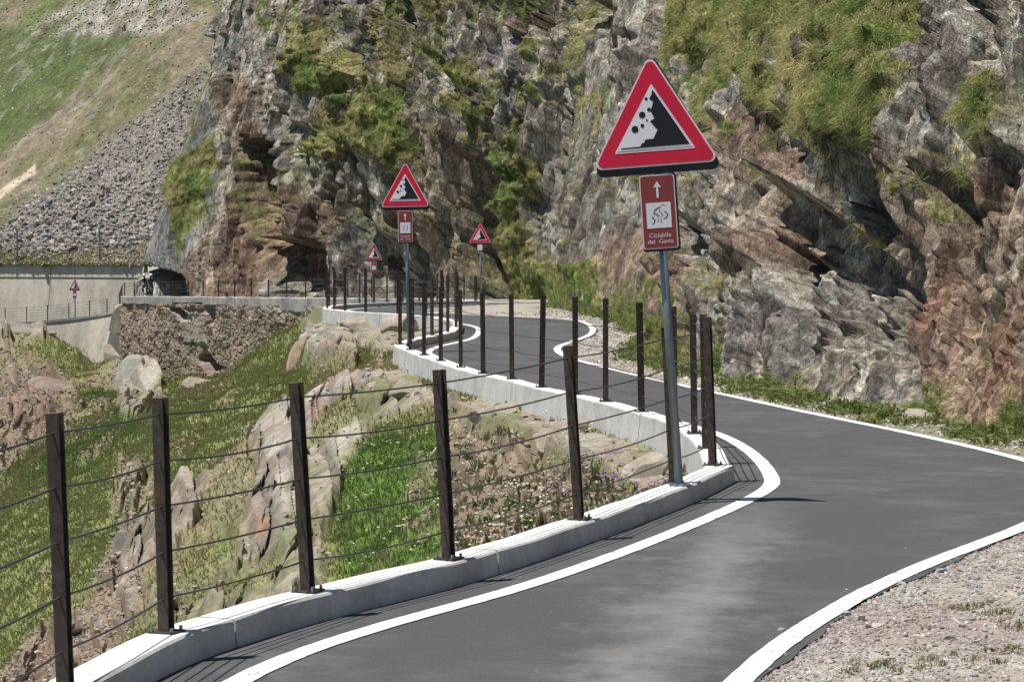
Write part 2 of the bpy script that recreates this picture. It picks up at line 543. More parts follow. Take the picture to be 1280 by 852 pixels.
# smooth the inside of the sharp bends
def smooth_poly(P, n):
    for _ in range(n):
        Q = P.copy(); Q[1:-1] = 0.25 * P[:-2] + 0.5 * P[1:-1] + 0.25 * P[2:]; P = Q
    return P
left_line = smooth_poly(left_line, 26)
left_line = left_line[np.concatenate([[True], np.diff(np.maximum.accumulate(left_line[:, 1])) > 1e-4])]
strip('edge_line', left_line, 0.13, 0.006, M['paint'], road, 'white painted line along the kerb side', 6, 112, 0.0015)
strip('edge_line', RD, 0.13, 0.006, M['paint'], road, 'white painted line along the cliff side', 6, 112, 0.0015)

# --- kerb in sections
kerb_specs = [(6, 19.35, 0.105, 0.30, 'pale concrete kerb carrying the nearest fence posts, sunlit on top', 'kerb'),
              (19.35, 54.5, 0.11, 0.34, 'long white concrete kerb rising behind the gully, edging the second bend', 'kerb'),
              (54.5, 72.0, 0.12, 0.40, 'white concrete kerb of the third bend, left of the second warning sign', 'kerb'),
              (72.0, 112.0, 0.14, 0.55, 'far concrete kerb at the bend under the dark cleft', 'kerb')]
for (ya, yb, hw, dep, lab, cat) in kerb_specs:
    kt = thing('concrete_kerb', lab, cat, (float(XL((ya + yb) / 2)), (ya + yb) / 2, float(RZ((ya + yb) / 2))))
    off = kt.location.copy()
    P = LD[(LD[:, 1] > ya + 1e-6) & (LD[:, 1] < yb - 1e-6)]
    P = np.vstack([[XL(ya), ya], P, [XL(yb), yb]])
    if ya == 6:    # carry the near kerb to its square end beyond the last post
        T = P[-1] - P[-3]; T /= np.linalg.norm(T)
        P = np.vstack([P, P[-1] + T * 0.18])
    s = np.concatenate([[0], np.cumsum(np.linalg.norm(np.diff(P, axis=0), axis=1))])
    nsec = max(1, round(s[-1] / 3.05))
    for k in range(nsec):
        s0 = s[-1] * k / nsec + 0.009; s1 = s[-1] * (k + 1) / nsec - 0.009
        ss = np.linspace(s0, s1, 16)
        Q = np.stack([np.interp(ss, s, P[:, 0]), np.interp(ss, s, P[:, 1])], 1)
        wide = 0.0
        # profile: (offset right, z)
        prof = [(-hw - 0.03, -dep + KH), (-hw, KH - 0.012), (-hw + 0.012, KH), (hw - 0.012, KH), (hw, KH - 0.012), (hw + 0.012, -0.03)]
        V = []
        zz = RZ(Q[:, 1])
        for (o_, z_) in prof:
            R = offset_poly(Q, o_)
            for i in range(len(Q)):
                V.append((R[i, 0] - off.x, R[i, 1] - off.y, zz[i] + z_ - off.z + 0.003 * math.sin(ss[i] * 5 + k)))
        n = len(Q); m = len(prof)
        Fc = []
        for a in range(m - 1):
            for i in range(n - 1):
                Fc.append((a * n + i, a * n + i + 1, (a + 1) * n + i + 1, (a + 1) * n + i))
        me = bpy.data.meshes.new('kerb_section')
        Fc.append(tuple(a * n for a in range(m))); Fc.append(tuple(a * n + n - 1 for a in reversed(range(m))))
        me.from_pydata(V, [], Fc); me.materials.append(M['kerb']); me.materials.append(M['kerb_sunlit']); me.update()
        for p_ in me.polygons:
            if p_.normal.z > .9 or p_.normal.z < -.9: p_.material_index = 1  # level faces take the copy with sunlight painted into it
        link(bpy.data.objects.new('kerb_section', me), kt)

# --- cracked concrete beam over the stone wall (the far bridge-like stretch)
#CONT1
bt = thing('cracked_beam', 'cracked pale concrete edge beam on top of the rubble stone wall', 'concrete beam', (-18.0, 148.0, float(RZ(148.0))))
boff = bt.location.copy()
for k in range(9):
    y0 = 112 + 57.6 * k / 9; y1 = 112 + 57.6 * (k + 1) / 9 - 0.05
    yy = np.linspace(y0, y1, 10)
    Q = np.stack([XL(yy), yy], 1)
    bot = -0.30 - 0.25 * (k < 5) + (0.12 if k in (6,) else 0)
    prof = [(-0.25, bot), (-0.38, bot + 0.02), (-0.40, 0.16), (-0.36, 0.20), (0.15, 0.20), (0.16, -0.05)]
    zz = RZ(yy)
    V = []
    for (o_, z_) in prof:
        R = offset_poly(Q, o_)
        for i in range(len(Q)):
            j = 0.05 * mnoise.noise(Vector((R[i, 0] * 1.3, R[i, 1] * 1.3, o_ * 3)))
            V.append((R[i, 0] + j - boff.x, R[i, 1] - boff.y, zz[i] + z_ + j - boff.z + (0.10 * mnoise.noise(Vector((R[i, 1] * 2.1, 0, 0))) if z_ < 0 else 0)))
    n = len(Q); m = len(prof)
    Fc = [(a * n + i, a * n + i + 1, (a + 1) * n + i + 1, (a + 1) * n + i) for a in range(m - 1) for i in range(n - 1)]
    Fc.append(tuple(a * n for a in range(m))); Fc.append(tuple(a * n + n - 1 for a in reversed(range(m))))
    me = bpy.data.meshes.new('beam_section'); me.from_pydata(V, [], Fc); me.materials.append(M['beam']); me.update()
    link(bpy.data.objects.new('beam_section', me), bt)

# ------------------------------------------------------------------ rubble stone wall under the beam
wt = thing('stone_wall', 'tall brown rubble stone retaining wall under the cracked beam, grass at its foot', 'retaining wall', (-18.0, 148.0, -8))
woff = wt.location.copy()
ncol, nrow = 520, 210
yy = np.interp(np.linspace(0, 1, ncol), [0, 0.12, 1], [112, 128, 170.2])
P = np.stack([XL(yy), yy], 1)
P = smooth_poly(P, 8)
T = np.gradient(P, axis=0); T /= np.linalg.norm(T, axis=1)[:, None]
nrm = np.stack([-T[:, 1], T[:, 0]], 1)          # to the left of the direction = away from the path
sarc = np.concatenate([[0], np.cumsum(np.linalg.norm(np.diff(P, axis=0), axis=1))])
tt = np.linspace(0, 9.0, nrow)
SS, TT = np.meshgrid(sarc, tt)
wx = SS + 0.25 * fbm(SS * .8, TT * .8, seed=3); wy = TT + 0.2 * fbm(SS * .8, TT * .8, seed=4)
f1, f2, rr, _, _ = voro(wx * 1.5, wy * 2.6, 21)
f1b, f2b, rb, _, _ = voro(wx * 5.5, wy * 7.5, 22)
st = np.clip((f2 - f1) / 0.25, 0, 1) ** 0.5
st2 = np.clip((f2b - f1b) / 0.3, 0, 1) ** 0.5
D = 0.11 * st + 0.10 * rr[0] + 0.04 * st2 + 0.04 * rb[0] + 0.10 * fbm(SS, TT, oct=4, seed=8) + 0.5 * fbm(SS * .25, TT * .3, seed=5) + 0.28 - 0.12 * TT
BX = P[:, 0][None, :] - nrm[:, 0][None, :] * 0.05 + 0 * TT
BY = P[:, 1][None, :] - nrm[:, 1][None, :] * 0.05 + 0 * TT
BZ = RZ(P[:, 1])[None, :] - 0.25 - TT
pxx, pyy = px_of(BX, BY, BZ)
jx = pxx + 5 * fbm(SS * 1.2, TT * 1.2, seed=6); jy = pyy + 4 * fbm(SS * 1.2, TT * 1.2, seed=7)
holes = [([(215, 382), (236, 384), (248, 400), (238, 402), (224, 390)], .7), ([(262, 382), (278, 386), (274, 402), (276, 416), (264, 404)], .8),
         ([(258, 432), (270, 440), (288, 462), (268, 468), (256, 450)], 1.3), ([(236, 384), (262, 384), (262, 392), (240, 390)], .25)]
for poly, dep in holes:
    D -= dep * sstep(edge_dist(poly, jx, jy), -1, 4)
block = sstep(edge_dist([(232, 392), (262, 388), (268, 430), (236, 430)], jx, jy), -1, 5)
block2 = sstep(edge_dist([(300, 384), (412, 384), (412, 396), (330, 396)], jx, jy), -1, 5)
D = D * (1 - .5 * block) + .12 * block
outn = nrm
VX = BX + outn[:, 0][None, :] * (D + 0.12 * TT * 0 + .0); VY = BY + outn[:, 1][None, :] * D
VX = VX + outn[:, 0][None, :] * 0.16 * TT; VY = VY + outn[:, 1][None, :] * 0.16 * TT
tone = rr[1].ravel()
c = np.zeros((ncol * nrow, 3)) + np.array([0.26, 0.205, 0.155])
c = mixc(c, (0.33, 0.29, 0.245), sstep(tone, .55, .8) * .5); c = mixc(c, (0.20, 0.15, 0.12), sstep(1 - tone, .7, .9) * .5); c = mixc(c, (0.31, 0.26, 0.20), sstep(fbm(SS * .6, TT * .6, oct=4, seed=10).ravel(), 0, .3) * .8)
c *= (0.75 + 0.35 * st2 * st).ravel()[:, None]
c = mixc(c, (0.33, 0.30, 0.25), np.maximum(block, block2 * .6).ravel() * .8)
gm = sstep(fbm(SS * .5, TT * .5, seed=9), .12, .3).ravel() * sstep(TT.ravel(), 2, 6)
c = mixc(c, (0.15, 0.15, 0.06), gm * .7)
V = np.stack([VX.ravel() - woff.x, VY.ravel() - woff.y, (BZ + 0 * VX).ravel() - woff.z], 1)
arr_obj('rubble_face', V, grid_faces(nrow, ncol), M['far_stone'], c, parent=wt)

# ------------------------------------------------------------------ hillside on the valley side
ctrl = []   # (px, py, Y)
ctrl += [(830, 600, 20.6), (800, 586, 22.5), (700, 545, 27.4), (600, 512, 32.2), (500, 472, 41.5),
         (820, 622, 20.3), (700, 605, 25.5), (600, 565, 29.5), (560, 525, 33.5),
         (500, 560, 32), (450, 650, 27), (540, 690, 20.5), (640, 675, 20), (740, 640, 20), (800, 625, 19.8),
         (400, 520, 39), (400, 600, 33), (350, 700, 28), (250, 600, 39), (200, 700, 33), (310, 745, 25), (330, 540, 42),
         (100, 600, 60), (50, 750, 42), (150, 800, 30), (250, 500, 78), (0, 600, 72), (0, 850, 34), (100, 840, 28),
         (450, 460, 50), (440, 425, 62), (520, 425, 52), (300, 472, 124), (230, 502, 136), (190, 520, 146), (260, 490, 132), (400, 440, 76), (350, 462, 105), (400, 400, 126),
         (100, 500, 112), (0, 500, 118), (150, 508, 150), (50, 440, 168), (110, 440, 172), (0, 420, 174), (160, 440, 160), (480, 400, 64), (540, 410, 58)]
pts = []
for a in ctrl:
    p = at(*a); pts.append((p.x, p.y, p.z))
pts += [(-2.9, 8.2, -.7), (-2.5, 9.5, -.7), (-2.2, 11.5, -.75), (-.9, 14, -.75), (.6, 17.2, -.6), (-6, 8, -3.4), (-10, 15, -6.5), (-8, 9, -5), (-20, 30, -14), (-40, 60, -26), (-60, 120, -34), (-80, 170, -40),
        (-7.5, 76, -2.5), (-7.5, 86, -3), (-8, 95, -3.5), (-9, 110, -4), (-14, 7, -9), (-30, 14, -18), (-70, 90, -40)]
pts = np.array(pts)
def rcoord(X, Y): return X / Y * 7.0, np.log(Y) * 1.6
def relev(Z, Y): return (Z - CAMZ) / Y
cu, cv = rcoord(pts[:, 0], pts[:, 1]); ce = relev(pts[:, 2], pts[:, 1])
n = len(pts)
A = np.zeros((n + 3, n + 3))
A[:n, :n] = np.hypot(cu[:, None] - cu[None], cv[:, None] - cv[None]) + np.eye(n) * -0.01
A[:n, n] = 1; A[:n, n + 1] = cu; A[:n, n + 2] = cv; A[n:, :n] = A[:n, n:].T
wts = np.linalg.solve(A, np.concatenate([ce, np.zeros(3)]))
def ground_h(X, Y):
    u, v = rcoord(X, Y)
    e = wts[n] + wts[n + 1] * u + wts[n + 2] * v
    for i in range(n):
        e = e + wts[i] * np.hypot(u - cu[i], v - cv[i])
    return CAMZ + e * Y
def drop(Y): return np.interp(Y, [0, 19, 21, 68, 90, 130, 145, 168, 178], [.16, .2, .17, .22, 1, 1.4, 5.2, 8.0, 6])

nr, nc = 900, 560
Yr = np.exp(np.interp(np.linspace(0, 1, nr), [0, .12, .75, 1], [np.log(6.5), np.log(16), np.log(75), np.log(186)]))
XLt = np.concatenate([XL(Yr[Yr < 169]), np.interp(Yr[Yr >= 169], [169, 173, 176, 180, 190], [-27.2, -28.3, -29.0, -33, -40])])
dv = np.linspace(0, 1, nc) ** 1.25
YY = np.repeat(Yr[:, None], nc, 1)
DD = dv[None, :] * (Yr[:, None] * 0.36 + 3.5)
XX = XLt[:, None] - DD
H = ground_h(XX, YY)
edge_h = RZ(YY) - drop(YY)
wb = sstep(DD / (0.35 + 0.010 * YY), 0, 1.6)
H = lerp(edge_h, H, wb)
H = np.minimum(H, RZ(YY) - 0.02)
px_, py_ = px_of(XX, YY, H)
Lz = (YY / 25) ** 0.75
jx = px_ + 10 * fbm(XX / Lz * 1.2, YY / Lz * .6, oct=4, seed=41); jy = py_ + 9 * fbm(XX / Lz * 1.2, YY / Lz * .6, oct=4, seed=42)
def msk(poly, soft=6, x=None, y=None):
    return sstep(edge_dist(poly, jx if x is None else x, jy if y is None else y), -soft, soft)
slab = msk([(150, 745), (160, 690), (196, 640), (215, 612), (265, 600), (300, 560), (335, 520), (392, 505), (440, 472), (475, 452), (525, 468), (540, 500), (470, 540), (430, 600), (402, 680), (398, 745), (340, 760), (250, 800), (200, 790)])
slab = np.maximum(slab, msk([(370, 395), (452, 398), (448, 440), (440, 470), (395, 470), (375, 440)], 4))
slab = np.maximum(slab, .9 * msk([(440, 395), (560, 395), (570, 415), (500, 432), (480, 460), (520, 470), (560, 505), (610, 500), (840, 560), (845, 612), (790, 600), (700, 575), (600, 545), (560, 520), (500, 480), (450, 440)], 4))
slab = np.maximum(slab, msk([(145, 470), (195, 440), (200, 500), (180, 540), (150, 530)], 4))
slab = np.maximum(slab, msk([(-40, 405), (60, 408), (60, 430), (-40, 440)], 4))
slab = slab * (1 - .6 * sstep(fbm(XX / Lz * 1.5, YY / Lz * .8, oct=4, seed=52), .12, .25))
slab = slab * (1 - .95 * msk([(225, 700), (245, 640), (300, 660), (330, 740), (300, 760), (240, 740)], 8) * sstep(fbm(XX * .9, YY * .5, seed=51), -.1, .15))
rub = msk([(-60, 900), (0, 840), (60, 780), (120, 735), (160, 640), (200, 640), (180, 700), (190, 760), (120, 840), (100, 900)], 10)
rub = np.maximum(rub, msk([(-40, 470), (60, 455), (105, 480), (95, 510), (60, 545), (0, 600), (-40, 610)], 9))
rub = np.maximum(rub, .9 * msk([(560, 520), (600, 545), (700, 580), (850, 615), (850, 640), (600, 705), (545, 715), (560, 600)], 7))
rub = np.maximum(rub, .8 * msk([(150, 560), (190, 590), (190, 640), (140, 640)], 6))
rub = rub * (1 - slab)
patch = sstep(fbm(XX / Lz * 1.1, YY / Lz * .8, oct=5, seed=55), .22, .38)
rub = np.maximum(rub, .65 * patch * (1 - slab))
grassm = np.clip(1 - slab - rub, 0, 1)
# relief
q1 = XX / Lz; q2 = YY / Lz; q3 = H / Lz
a1 = q1 * .9 + q3 * .8; a2 = q2 * .45 - q3 * .6 + q1 * .3
wa = a1 + .5 * fbm(a1, a2, seed=60); wb_ = a2 + .5 * fbm(a1, a2, seed=61)
F_1, k1, _ = facet(wa * 0.75, wb_ * 0.9, 62)
F_2, k2, t2 = facet(wa * 2.3, wb_ * 2.0, 63)
F_3, k3, t3 = facet(wa * 6.5, wb_ * 5.5, 64)
rockD = .26 * F_1 + .15 * F_2 + .07 * F_3 - .06 * (1 - k1) - .03 * (1 - k2) + .10 * fbm(wa * 2, wb_ * 2, oct=4, seed=68)
rubD = .10 * F_2 + .12 * F_3 + .15 * fbm(q1 * 3, q2 * 3, oct=4, seed=65)
grD = .38 * fbm(q1 * 1.1, q2 * .9, oct=5, seed=66) + .04 * fbm(q1 * 9, q2 * 9, oct=2, seed=67)
ramp_d = sstep(DD / (0.25 + 0.006 * YY), .5, 2.5)
DZ = (slab * (rockD + .22) + rub * rubD * 1.3 + grassm * grD) * Lz * ramp_d
H2 = np.minimum(H + DZ, RZ(YY) + np.where(DD > .5, -.05, -.03) - .15 * (YY > 19))
VX = XX + slab * .35 * rockD * Lz * ramp_d
c = np.zeros((nr * nc, 3)) + np.array([0.19, 0.145, 0.105])
def R_(a): return a.ravel()
tn = R_(fbm(q1 * 1.3, q2 * 1.3, oct=5, seed=70))
tn2 = R_(fbm(q1 * 5, q2 * 5, oct=3, seed=71))
c = mixc(c, (0.215, 0.18, 0.13), sstep(tn2, -.1, .3)); c = mixc(c, (0.27, 0.20, 0.155), sstep(tn, .1, .35) * .5)
rc = np.zeros_like(c) + np.array([0.285, 0.25, 0.20])
rc = mixc(rc, (0.36, 0.33, 0.28), sstep(R_(t2), .6, .75)); rc = mixc(rc, (0.26, 0.235, 0.20), sstep(R_(t3), .7, .85) * .7)
rc = mixc(rc, (0.29, 0.235, 0.185), sstep(tn, .05, .35) * .75)
rust = R_(msk([(300, 662), (335, 655), (345, 690), (320, 700)], 6)) + R_(msk([(180, 705), (200, 705), (200, 730), (182, 728)], 5)) + .6 * R_(msk([(390, 500), (430, 505), (425, 560), (385, 560)], 8))
rc = mixc(rc, (0.36, 0.15, 0.08), np.clip(rust, 0, 1) * sstep(tn2, -.25, .25) * .5)
rc *= (0.62 + .38 * R_(k2 * k1))[:, None]
rc = mixc(rc, (0.14, 0.15, 0.06), sstep(-tn, .02, .3) * .7)
c = c * (1 - R_(slab))[:, None] + rc * R_(slab)[:, None]
gc = np.zeros_like(c) + np.array([0.19, 0.205, 0.08])
bright = R_(np.maximum(msk([(425, 560), (560, 520), (560, 700), (420, 730)], 14), msk([(-30, 560), (110, 520), (105, 490), (190, 510), (180, 540), (0, 640)], 10)))
gc = mixc(gc, (0.065, 0.145, 0.018), bright * .8)
gc = mixc(gc, (0.20, 0.175, 0.085), sstep(tn, .05, .4) * .7)
gc = mixc(gc, (0.06, 0.08, 0.02), sstep(-tn2, .1, .5) * .6)
c = c * (1 - R_(grassm))[:, None] + gc * R_(grassm)[:, None]
V = np.stack([VX.ravel(), YY.ravel(), H2.ravel()], 1)
o = arr_obj('valley_slope', V, grid_faces(nr, nc), M['soil'], c)
tag(o, 'steep slope of grass, beige rock slabs and rubble falling away below the path', kind='structure')
SL = dict(V=V.reshape(nr, nc, 3), g=grassm, rub=rub, slab=slab, bright=bright.reshape(nr, nc), px=px_, py=py_, tn=tn.reshape(nr, nc))

# ------------------------------------------------------------------ ground right of the path, as far as the cliff foot
# foot of the cliff (plan)
BPTS = np.array([(11.5, 4.0), (10.0, 8.0), (8.4, 12.0), (6.8, 16.0), (5.65, 19.5), (4.9, 22.8), (4.25, 26.0), (3.5, 29.5), (2.95, 33.0), (2.3, 37.0), (2.15, 41.0),
                 (2.7, 46.0), (2.75, 50.0), (2.75, 55.0), (2.4, 59.5), (1.75, 64.0), (1.1, 68.0), (1.2, 73.0), (2.4, 80.0), (4.0, 88.0), (5.2, 97.0), (5.4, 105.0), (3.8, 114.0),
                 (0.2, 123.0), (-4.0, 132.0), (-10.0, 143.0), (-15.6, 154.0), (-20.2, 164.5), (-24.0, 171.0), (-26.6, 173.5), (-28.2, 177.0), (-28.8, 182.0), (-29.0, 190.0), (-28.0, 200.0)])
def cr(P, k=14):
    out = []; m = len(P)
    for i in range(m - 1):
        p0 = P[max(0, i - 1)]; p1 = P[i]; p2 = P[i + 1]; p3 = P[min(m - 1, i + 2)]
        for j in range(k):
            t = j / k
            out.append(0.5 * ((2 * p1) + (-p0 + p2) * t + (2 * p0 - 5 * p1 + 4 * p2 - p3) * t * t + (-p0 + 3 * p1 - 3 * p2 + p3) * t ** 3))
    out.append(P[-1]); return np.array(out)
BD = cr(BPTS)
def XB(Y):
    m = BD[:, 1] < 175
    return np.interp(Y, BD[m, 1], BD[m, 0])
nr2, nc2 = 620, 60
Yr2 = np.exp(np.linspace(np.log(6), np.log(172), nr2))
f = np.linspace(0, 1, nc2) ** 1.6
x0 = XR(Yr2) + 0.02; x1 = XB(Yr2) + 1.2
XX2 = x0[:, None] + (x1 - x0)[:, None] * f[None, :]
YY2 = np.repeat(Yr2[:, None], nc2, 1)
dd = XX2 - x0[:, None]
H3 = RZ(YY2) - 0.014 + 0.05 * sstep(dd, .12, .5) + sstep(dd, .3, 3) * .10 + .035 * fbm(XX2 * 2.5, YY2 * 2.5, oct=4, seed=80) * sstep(dd, .1, .5)
c = np.zeros((nr2 * nc2, 3)) + np.array([0.345, 0.315, 0.27])
tn = fbm(XX2 * 1.2, YY2 * 1.2, oct=5, seed=83).ravel()
c = mixc(c, (0.30, 0.25, 0.22), sstep(tn, 0, .4)); 
near_c = sstep(1 - ((x1 - 1.2)[:, None] - XX2) / 0.9, 0, 1).ravel() * (YY2.ravel() > 20)
c = mixc(c, (0.13, 0.14, 0.06), near_c * sstep(tn, -.3, .1) * .8)
o = arr_obj('gravel_shoulder', np.stack([XX2.ravel(), YY2.ravel(), H3.ravel()], 1), grid_faces(nr2, nc2), M['gravel_bed'], c)
tag(o, 'strip of grey gravel between the asphalt and the cliff foot', kind='structure')
def shoulder_h(X, Y):
    d = X - XR(Y) - 0.02
    return RZ(Y) - 0.014 + 0.05 * sstep(d, .12, .5) + sstep(d, .3, 3) * .10 + .035 * fbm(X * 2.5, Y * 2.5, oct=4, seed=80) * sstep(d, .1, .5)

# ------------------------------------------------------------------ the cliff
W = np.diff(BD, axis=0); sl = np.linalg.norm(W, axis=1)
sB = np.concatenate([[0], np.cumsum(sl)])
# column spacing follows how wide a column looks
cols = [0.0]; 
while cols[-1] < sB[-1]:
    s = cols[-1]
    i = min(len(sl) - 1, np.searchsorted(sB, s, 'right') - 1)
    i = max(i, 0)
    x, y = BD[i]; t = W[i] / sl[i]
    app = abs(t[0] - x / y * t[1]) * F / y       # px per metre
    st_ = np.clip(1.5 / max(app, 1e-3), y * 0.0009, y * 0.0024)
    if y < 15: st_ = 0.12
    if y > 177: st_ = 0.35
    cols.append(s + st_)
cols = np.array(cols)
nC = len(cols); nT = 440
bx = np.interp(cols, sB, BD[:, 0]); by = np.interp(cols, sB, BD[:, 1])
k = 61; ker = np.hanning(k); ker /= ker.sum()
tx = np.gradient(bx); ty = np.gradient(by); L_ = np.hypot(tx, ty); tx /= L_; ty /= L_
# inward direction (into the rock) = right of travel
ix_, iy_ = ty, -tx
sm = lambda a: np.convolve(np.pad(a, k // 2, mode='edge'), ker, 'valid')
ix_, iy_ = sm(ix_), sm(iy_); L_ = np.hypot(ix_, iy_); ix_ /= L_; iy_ /= L_
tmax = (0.105 * by + 4.2) * 1.25 + 2.5
tmax = np.where(by > 160, tmax * 1.05, tmax)
tj = np.linspace(0, 1, nT)
CS = np.repeat(cols[None, :], nT, 0)
TZ = tj[:, None] * tmax[None, :]
BX = np.repeat(bx[None, :], nT, 0); BY = np.repeat(by[None, :], nT, 0)
IX = np.repeat(ix_[None, :], nT, 0); IY = np.repeat(iy_[None, :], nT, 0)
zb = np.interp(by, [0, 60, 95, 130, 170, 200], [0, 0, -.62, -1.35, -2.2, -3]) - 0.35
lean = np.interp(by, [0, 22, 40, 60, 75, 110, 150, 172, 178, 200], [.36, .40, .50, .45, .10, .12, .20, .36, .36, .36])
lean = np.repeat(lean[None, :], nT, 0)
LL = (BY / 25) ** 0.7
PX0 = BX + IX * lean * TZ; PY0 = BY + IY * lean * TZ; PZ0 = zb[None, :] + TZ
cpx, cpy = px_of(PX0, PY0, PZ0)
# strata coordinates scaled with distance
sc = np.concatenate([[0], np.cumsum(np.diff(cols) / ((by[1:] / 25) ** 0.7))])
SN = np.repeat(sc[None, :], nT, 0); TN = TZ / LL
def strata(j0, j1, phi, warp, seed, fq):
    """bedded, jointed rock: long narrow blocks along a dipping direction"""
    s_, t_ = SN[:, j0:j1] * fq, TN[:, j0:j1] * fq
    w_ = s_ * math.cos(phi) + t_ * math.sin(phi); u_ = -s_ * math.sin(phi) + t_ * math.cos(phi)
    u_ = u_ + warp * fbm(u_ * .6, w_ * .35, oct=3, seed=seed + 1); w_ = w_ + .6 * fbm(u_ * .6, w_ * .35, oct=3, seed=seed + 2)
    g1, k1, r1 = facet(u_ * .75, w_ * .15, seed + 3, 1.0, .09)
    g2, k2, r2 = facet(u_ * 2.1, w_ * .30, seed + 4, 1.3, .09)
    g3, k3, r3 = facet(u_ * 5.2, w_ * .70, seed + 5, 1.4, .11)
    g4, k4, r4 = facet(u_ * 12.0, w_ * 1.7, seed + 6, 1.4, .16)
    rd = 1 - np.abs(fbm(u_ * 1.7, w_ * .2, oct=6, seed=seed + 7, gain=.58)) * 2.2
    d = .50 * g1 + .36 * g2 + .20 * g3 + .10 * g4 + .17 * rd + .05 * fbm(u_ * 6, w_ * 1.0, oct=3, seed=seed + 8)
    d = d - .12 * (1 - k1) - .08 * (1 - k2) - .035 * (1 - k3)
    d = d / fq ** .8
    return d, u_, w_, k2, k3, r2, r3
jA = int(np.argmax(by > 58)); jB = int(np.argmax(by > 47))
A_ = strata(0, jA, math.radians(79), .35, 100, 1.4)
B_ = strata(jB, nC, math.radians(80), .5, 150, 1.15)
wA = (1 - sstep(by[jB:jA], 47, 58))[None, :]
def join(a, b):
    m_ = a[:, jB:] * wA + b[:, :jA - jB] * (1 - wA)
    return np.concatenate([a[:, :jB], m_, b[:, jA - jB:]], 1)
D0, U, Wv, c2, c3, r2_, r3_ = [join(a, b) for a, b in zip(A_, B_)]
r2 = r2_
big = fbm(SN * .16, TN * .22, oct=3, seed=107)
D = 0.42 * big + D0
cj = 9 * fbm(cpx * .02, cpy * .02, oct=4, seed=110); cjy = 9 * fbm(cpx * .02, cpy * .02, oct=4, seed=111)
CX = cpx + cj; CY = cpy + cjy
def boxed(poly, mg, dyy=0.0):
    xs = [q_[0] for q_ in poly]; ys = [q_[1] for q_ in poly]
    m_ = (CX > min(xs) - mg) & (CX < max(xs) + mg) & (CY - dyy > min(ys) - mg) & (CY - dyy < max(ys) + mg)
    return m_
def cm(poly, soft=6):
    o_ = np.zeros_like(CX); m_ = boxed(poly, soft)
    o_[m_] = sstep(edge_dist(poly, CX[m_], CY[m_]), -soft, soft)
    return o_
def recess(poly, soft=5):
    """hollow with a hard upper lip and a floor that runs out softly"""
    r = np.zeros_like(CX)
    hh = max(q_[1] for q_ in poly) - min(q_[1] for q_ in poly)
    for k_ in range(6):
        m_ = boxed(poly, soft, k_ * hh * .16)
        r[m_] = np.maximum(r[m_], (1 - k_ / 6.0) * sstep(edge_dist(poly, CX[m_], CY[m_] - k_ * hh * .16), -soft * .5, soft * 2.0))
    return r
def recessx(poly, dep):
    global D
    D = D - dep * LL * 0 - (dep / LL) * recess(poly)
REC = [  # polygon in photograph pixels, depth in metres
 ([(592, 210), (608, 192), (628, 215), (642, 260), (636, 300), (628, 372), (585, 372), (575, 330), (580, 280)], 4.5),
 ([(500, 268), (540, 262), (545, 300), (530, 340), (500, 335)], 3.0),
 ([(450, 255), (480, 270), (500, 300), (505, 330), (470, 340), (455, 300)], 2.5),
 ([(660, 55), (690, 48), (700, 85), (682, 108), (662, 90)], 1.6),
 ([(520, 5), (550, 0), (556, 40), (530, 42), (518, 25)], 2.4),
 ([(436, 88), (452, 98), (482, 108), (476, 124), (450, 112)], 1.6),
 ([(720, 0), (780, -10), (770, 18), (730, 22)], 1.3),
 ([(302, 180), (330, 170), (352, 200), (330, 240), (312, 280), (300, 240)], 3.6),
 ([(310, 292), (360, 296), (400, 300), (405, 330), (370, 350), (315, 345)], 4.0),
 ([(350, 130), (385, 160), (400, 178), (375, 182), (350, 160)], 2.0),
 ([(395, 240), (430, 225), (432, 262), (400, 268)], 2.4),
 ([(176, 326), (196, 338), (228, 344), (232, 385), (170, 385)], 5.0),
 ([(985, 245), (1030, 252), (1085, 290), (1120, 350), (1085, 360), (1030, 345), (990, 300), (975, 262)], .85),
 ([(1080, 190), (1140, 205), (1150, 240), (1140, 330), (1160, 400), (1150, 440), (1128, 420), (1110, 350), (1080, 290)], .8),
 ([(1005, 150), (1060, 170), (1065, 205), (1030, 215), (1005, 190)], .55),
 ([(930, 152), (945, 155), (942, 170), (930, 170)], .35),
 ([(850, 255), (880, 270), (905, 300), (900, 325), (870, 300)], .8),
 ([(815, 225), (838, 230), (838, 260), (820, 255)], .6),
 ([(985, 300), (1018, 330), (1020, 385), (1000, 400), (985, 350)], .55),
 ([(1048, 380), (1070, 400), (1068, 440), (1050, 430)], .45),
 ([(1165, 225), (1200, 222), (1205, 260), (1170, 262)], .5), ([(1190, 60), (1205, 65), (1205, 110), (1192, 100)], .4),
 ([(1215, 240), (1245, 235), (1240, 280), (1220, 275)], .45), ([(1245, 0), (1265, 20), (1262, 80), (1248, 60)], .5),
 ([(820, 300), (840, 310), (835, 340), (818, 330)], .5), ([(940, 330), (960, 350), (955, 390), (940, 380)], .4),
]
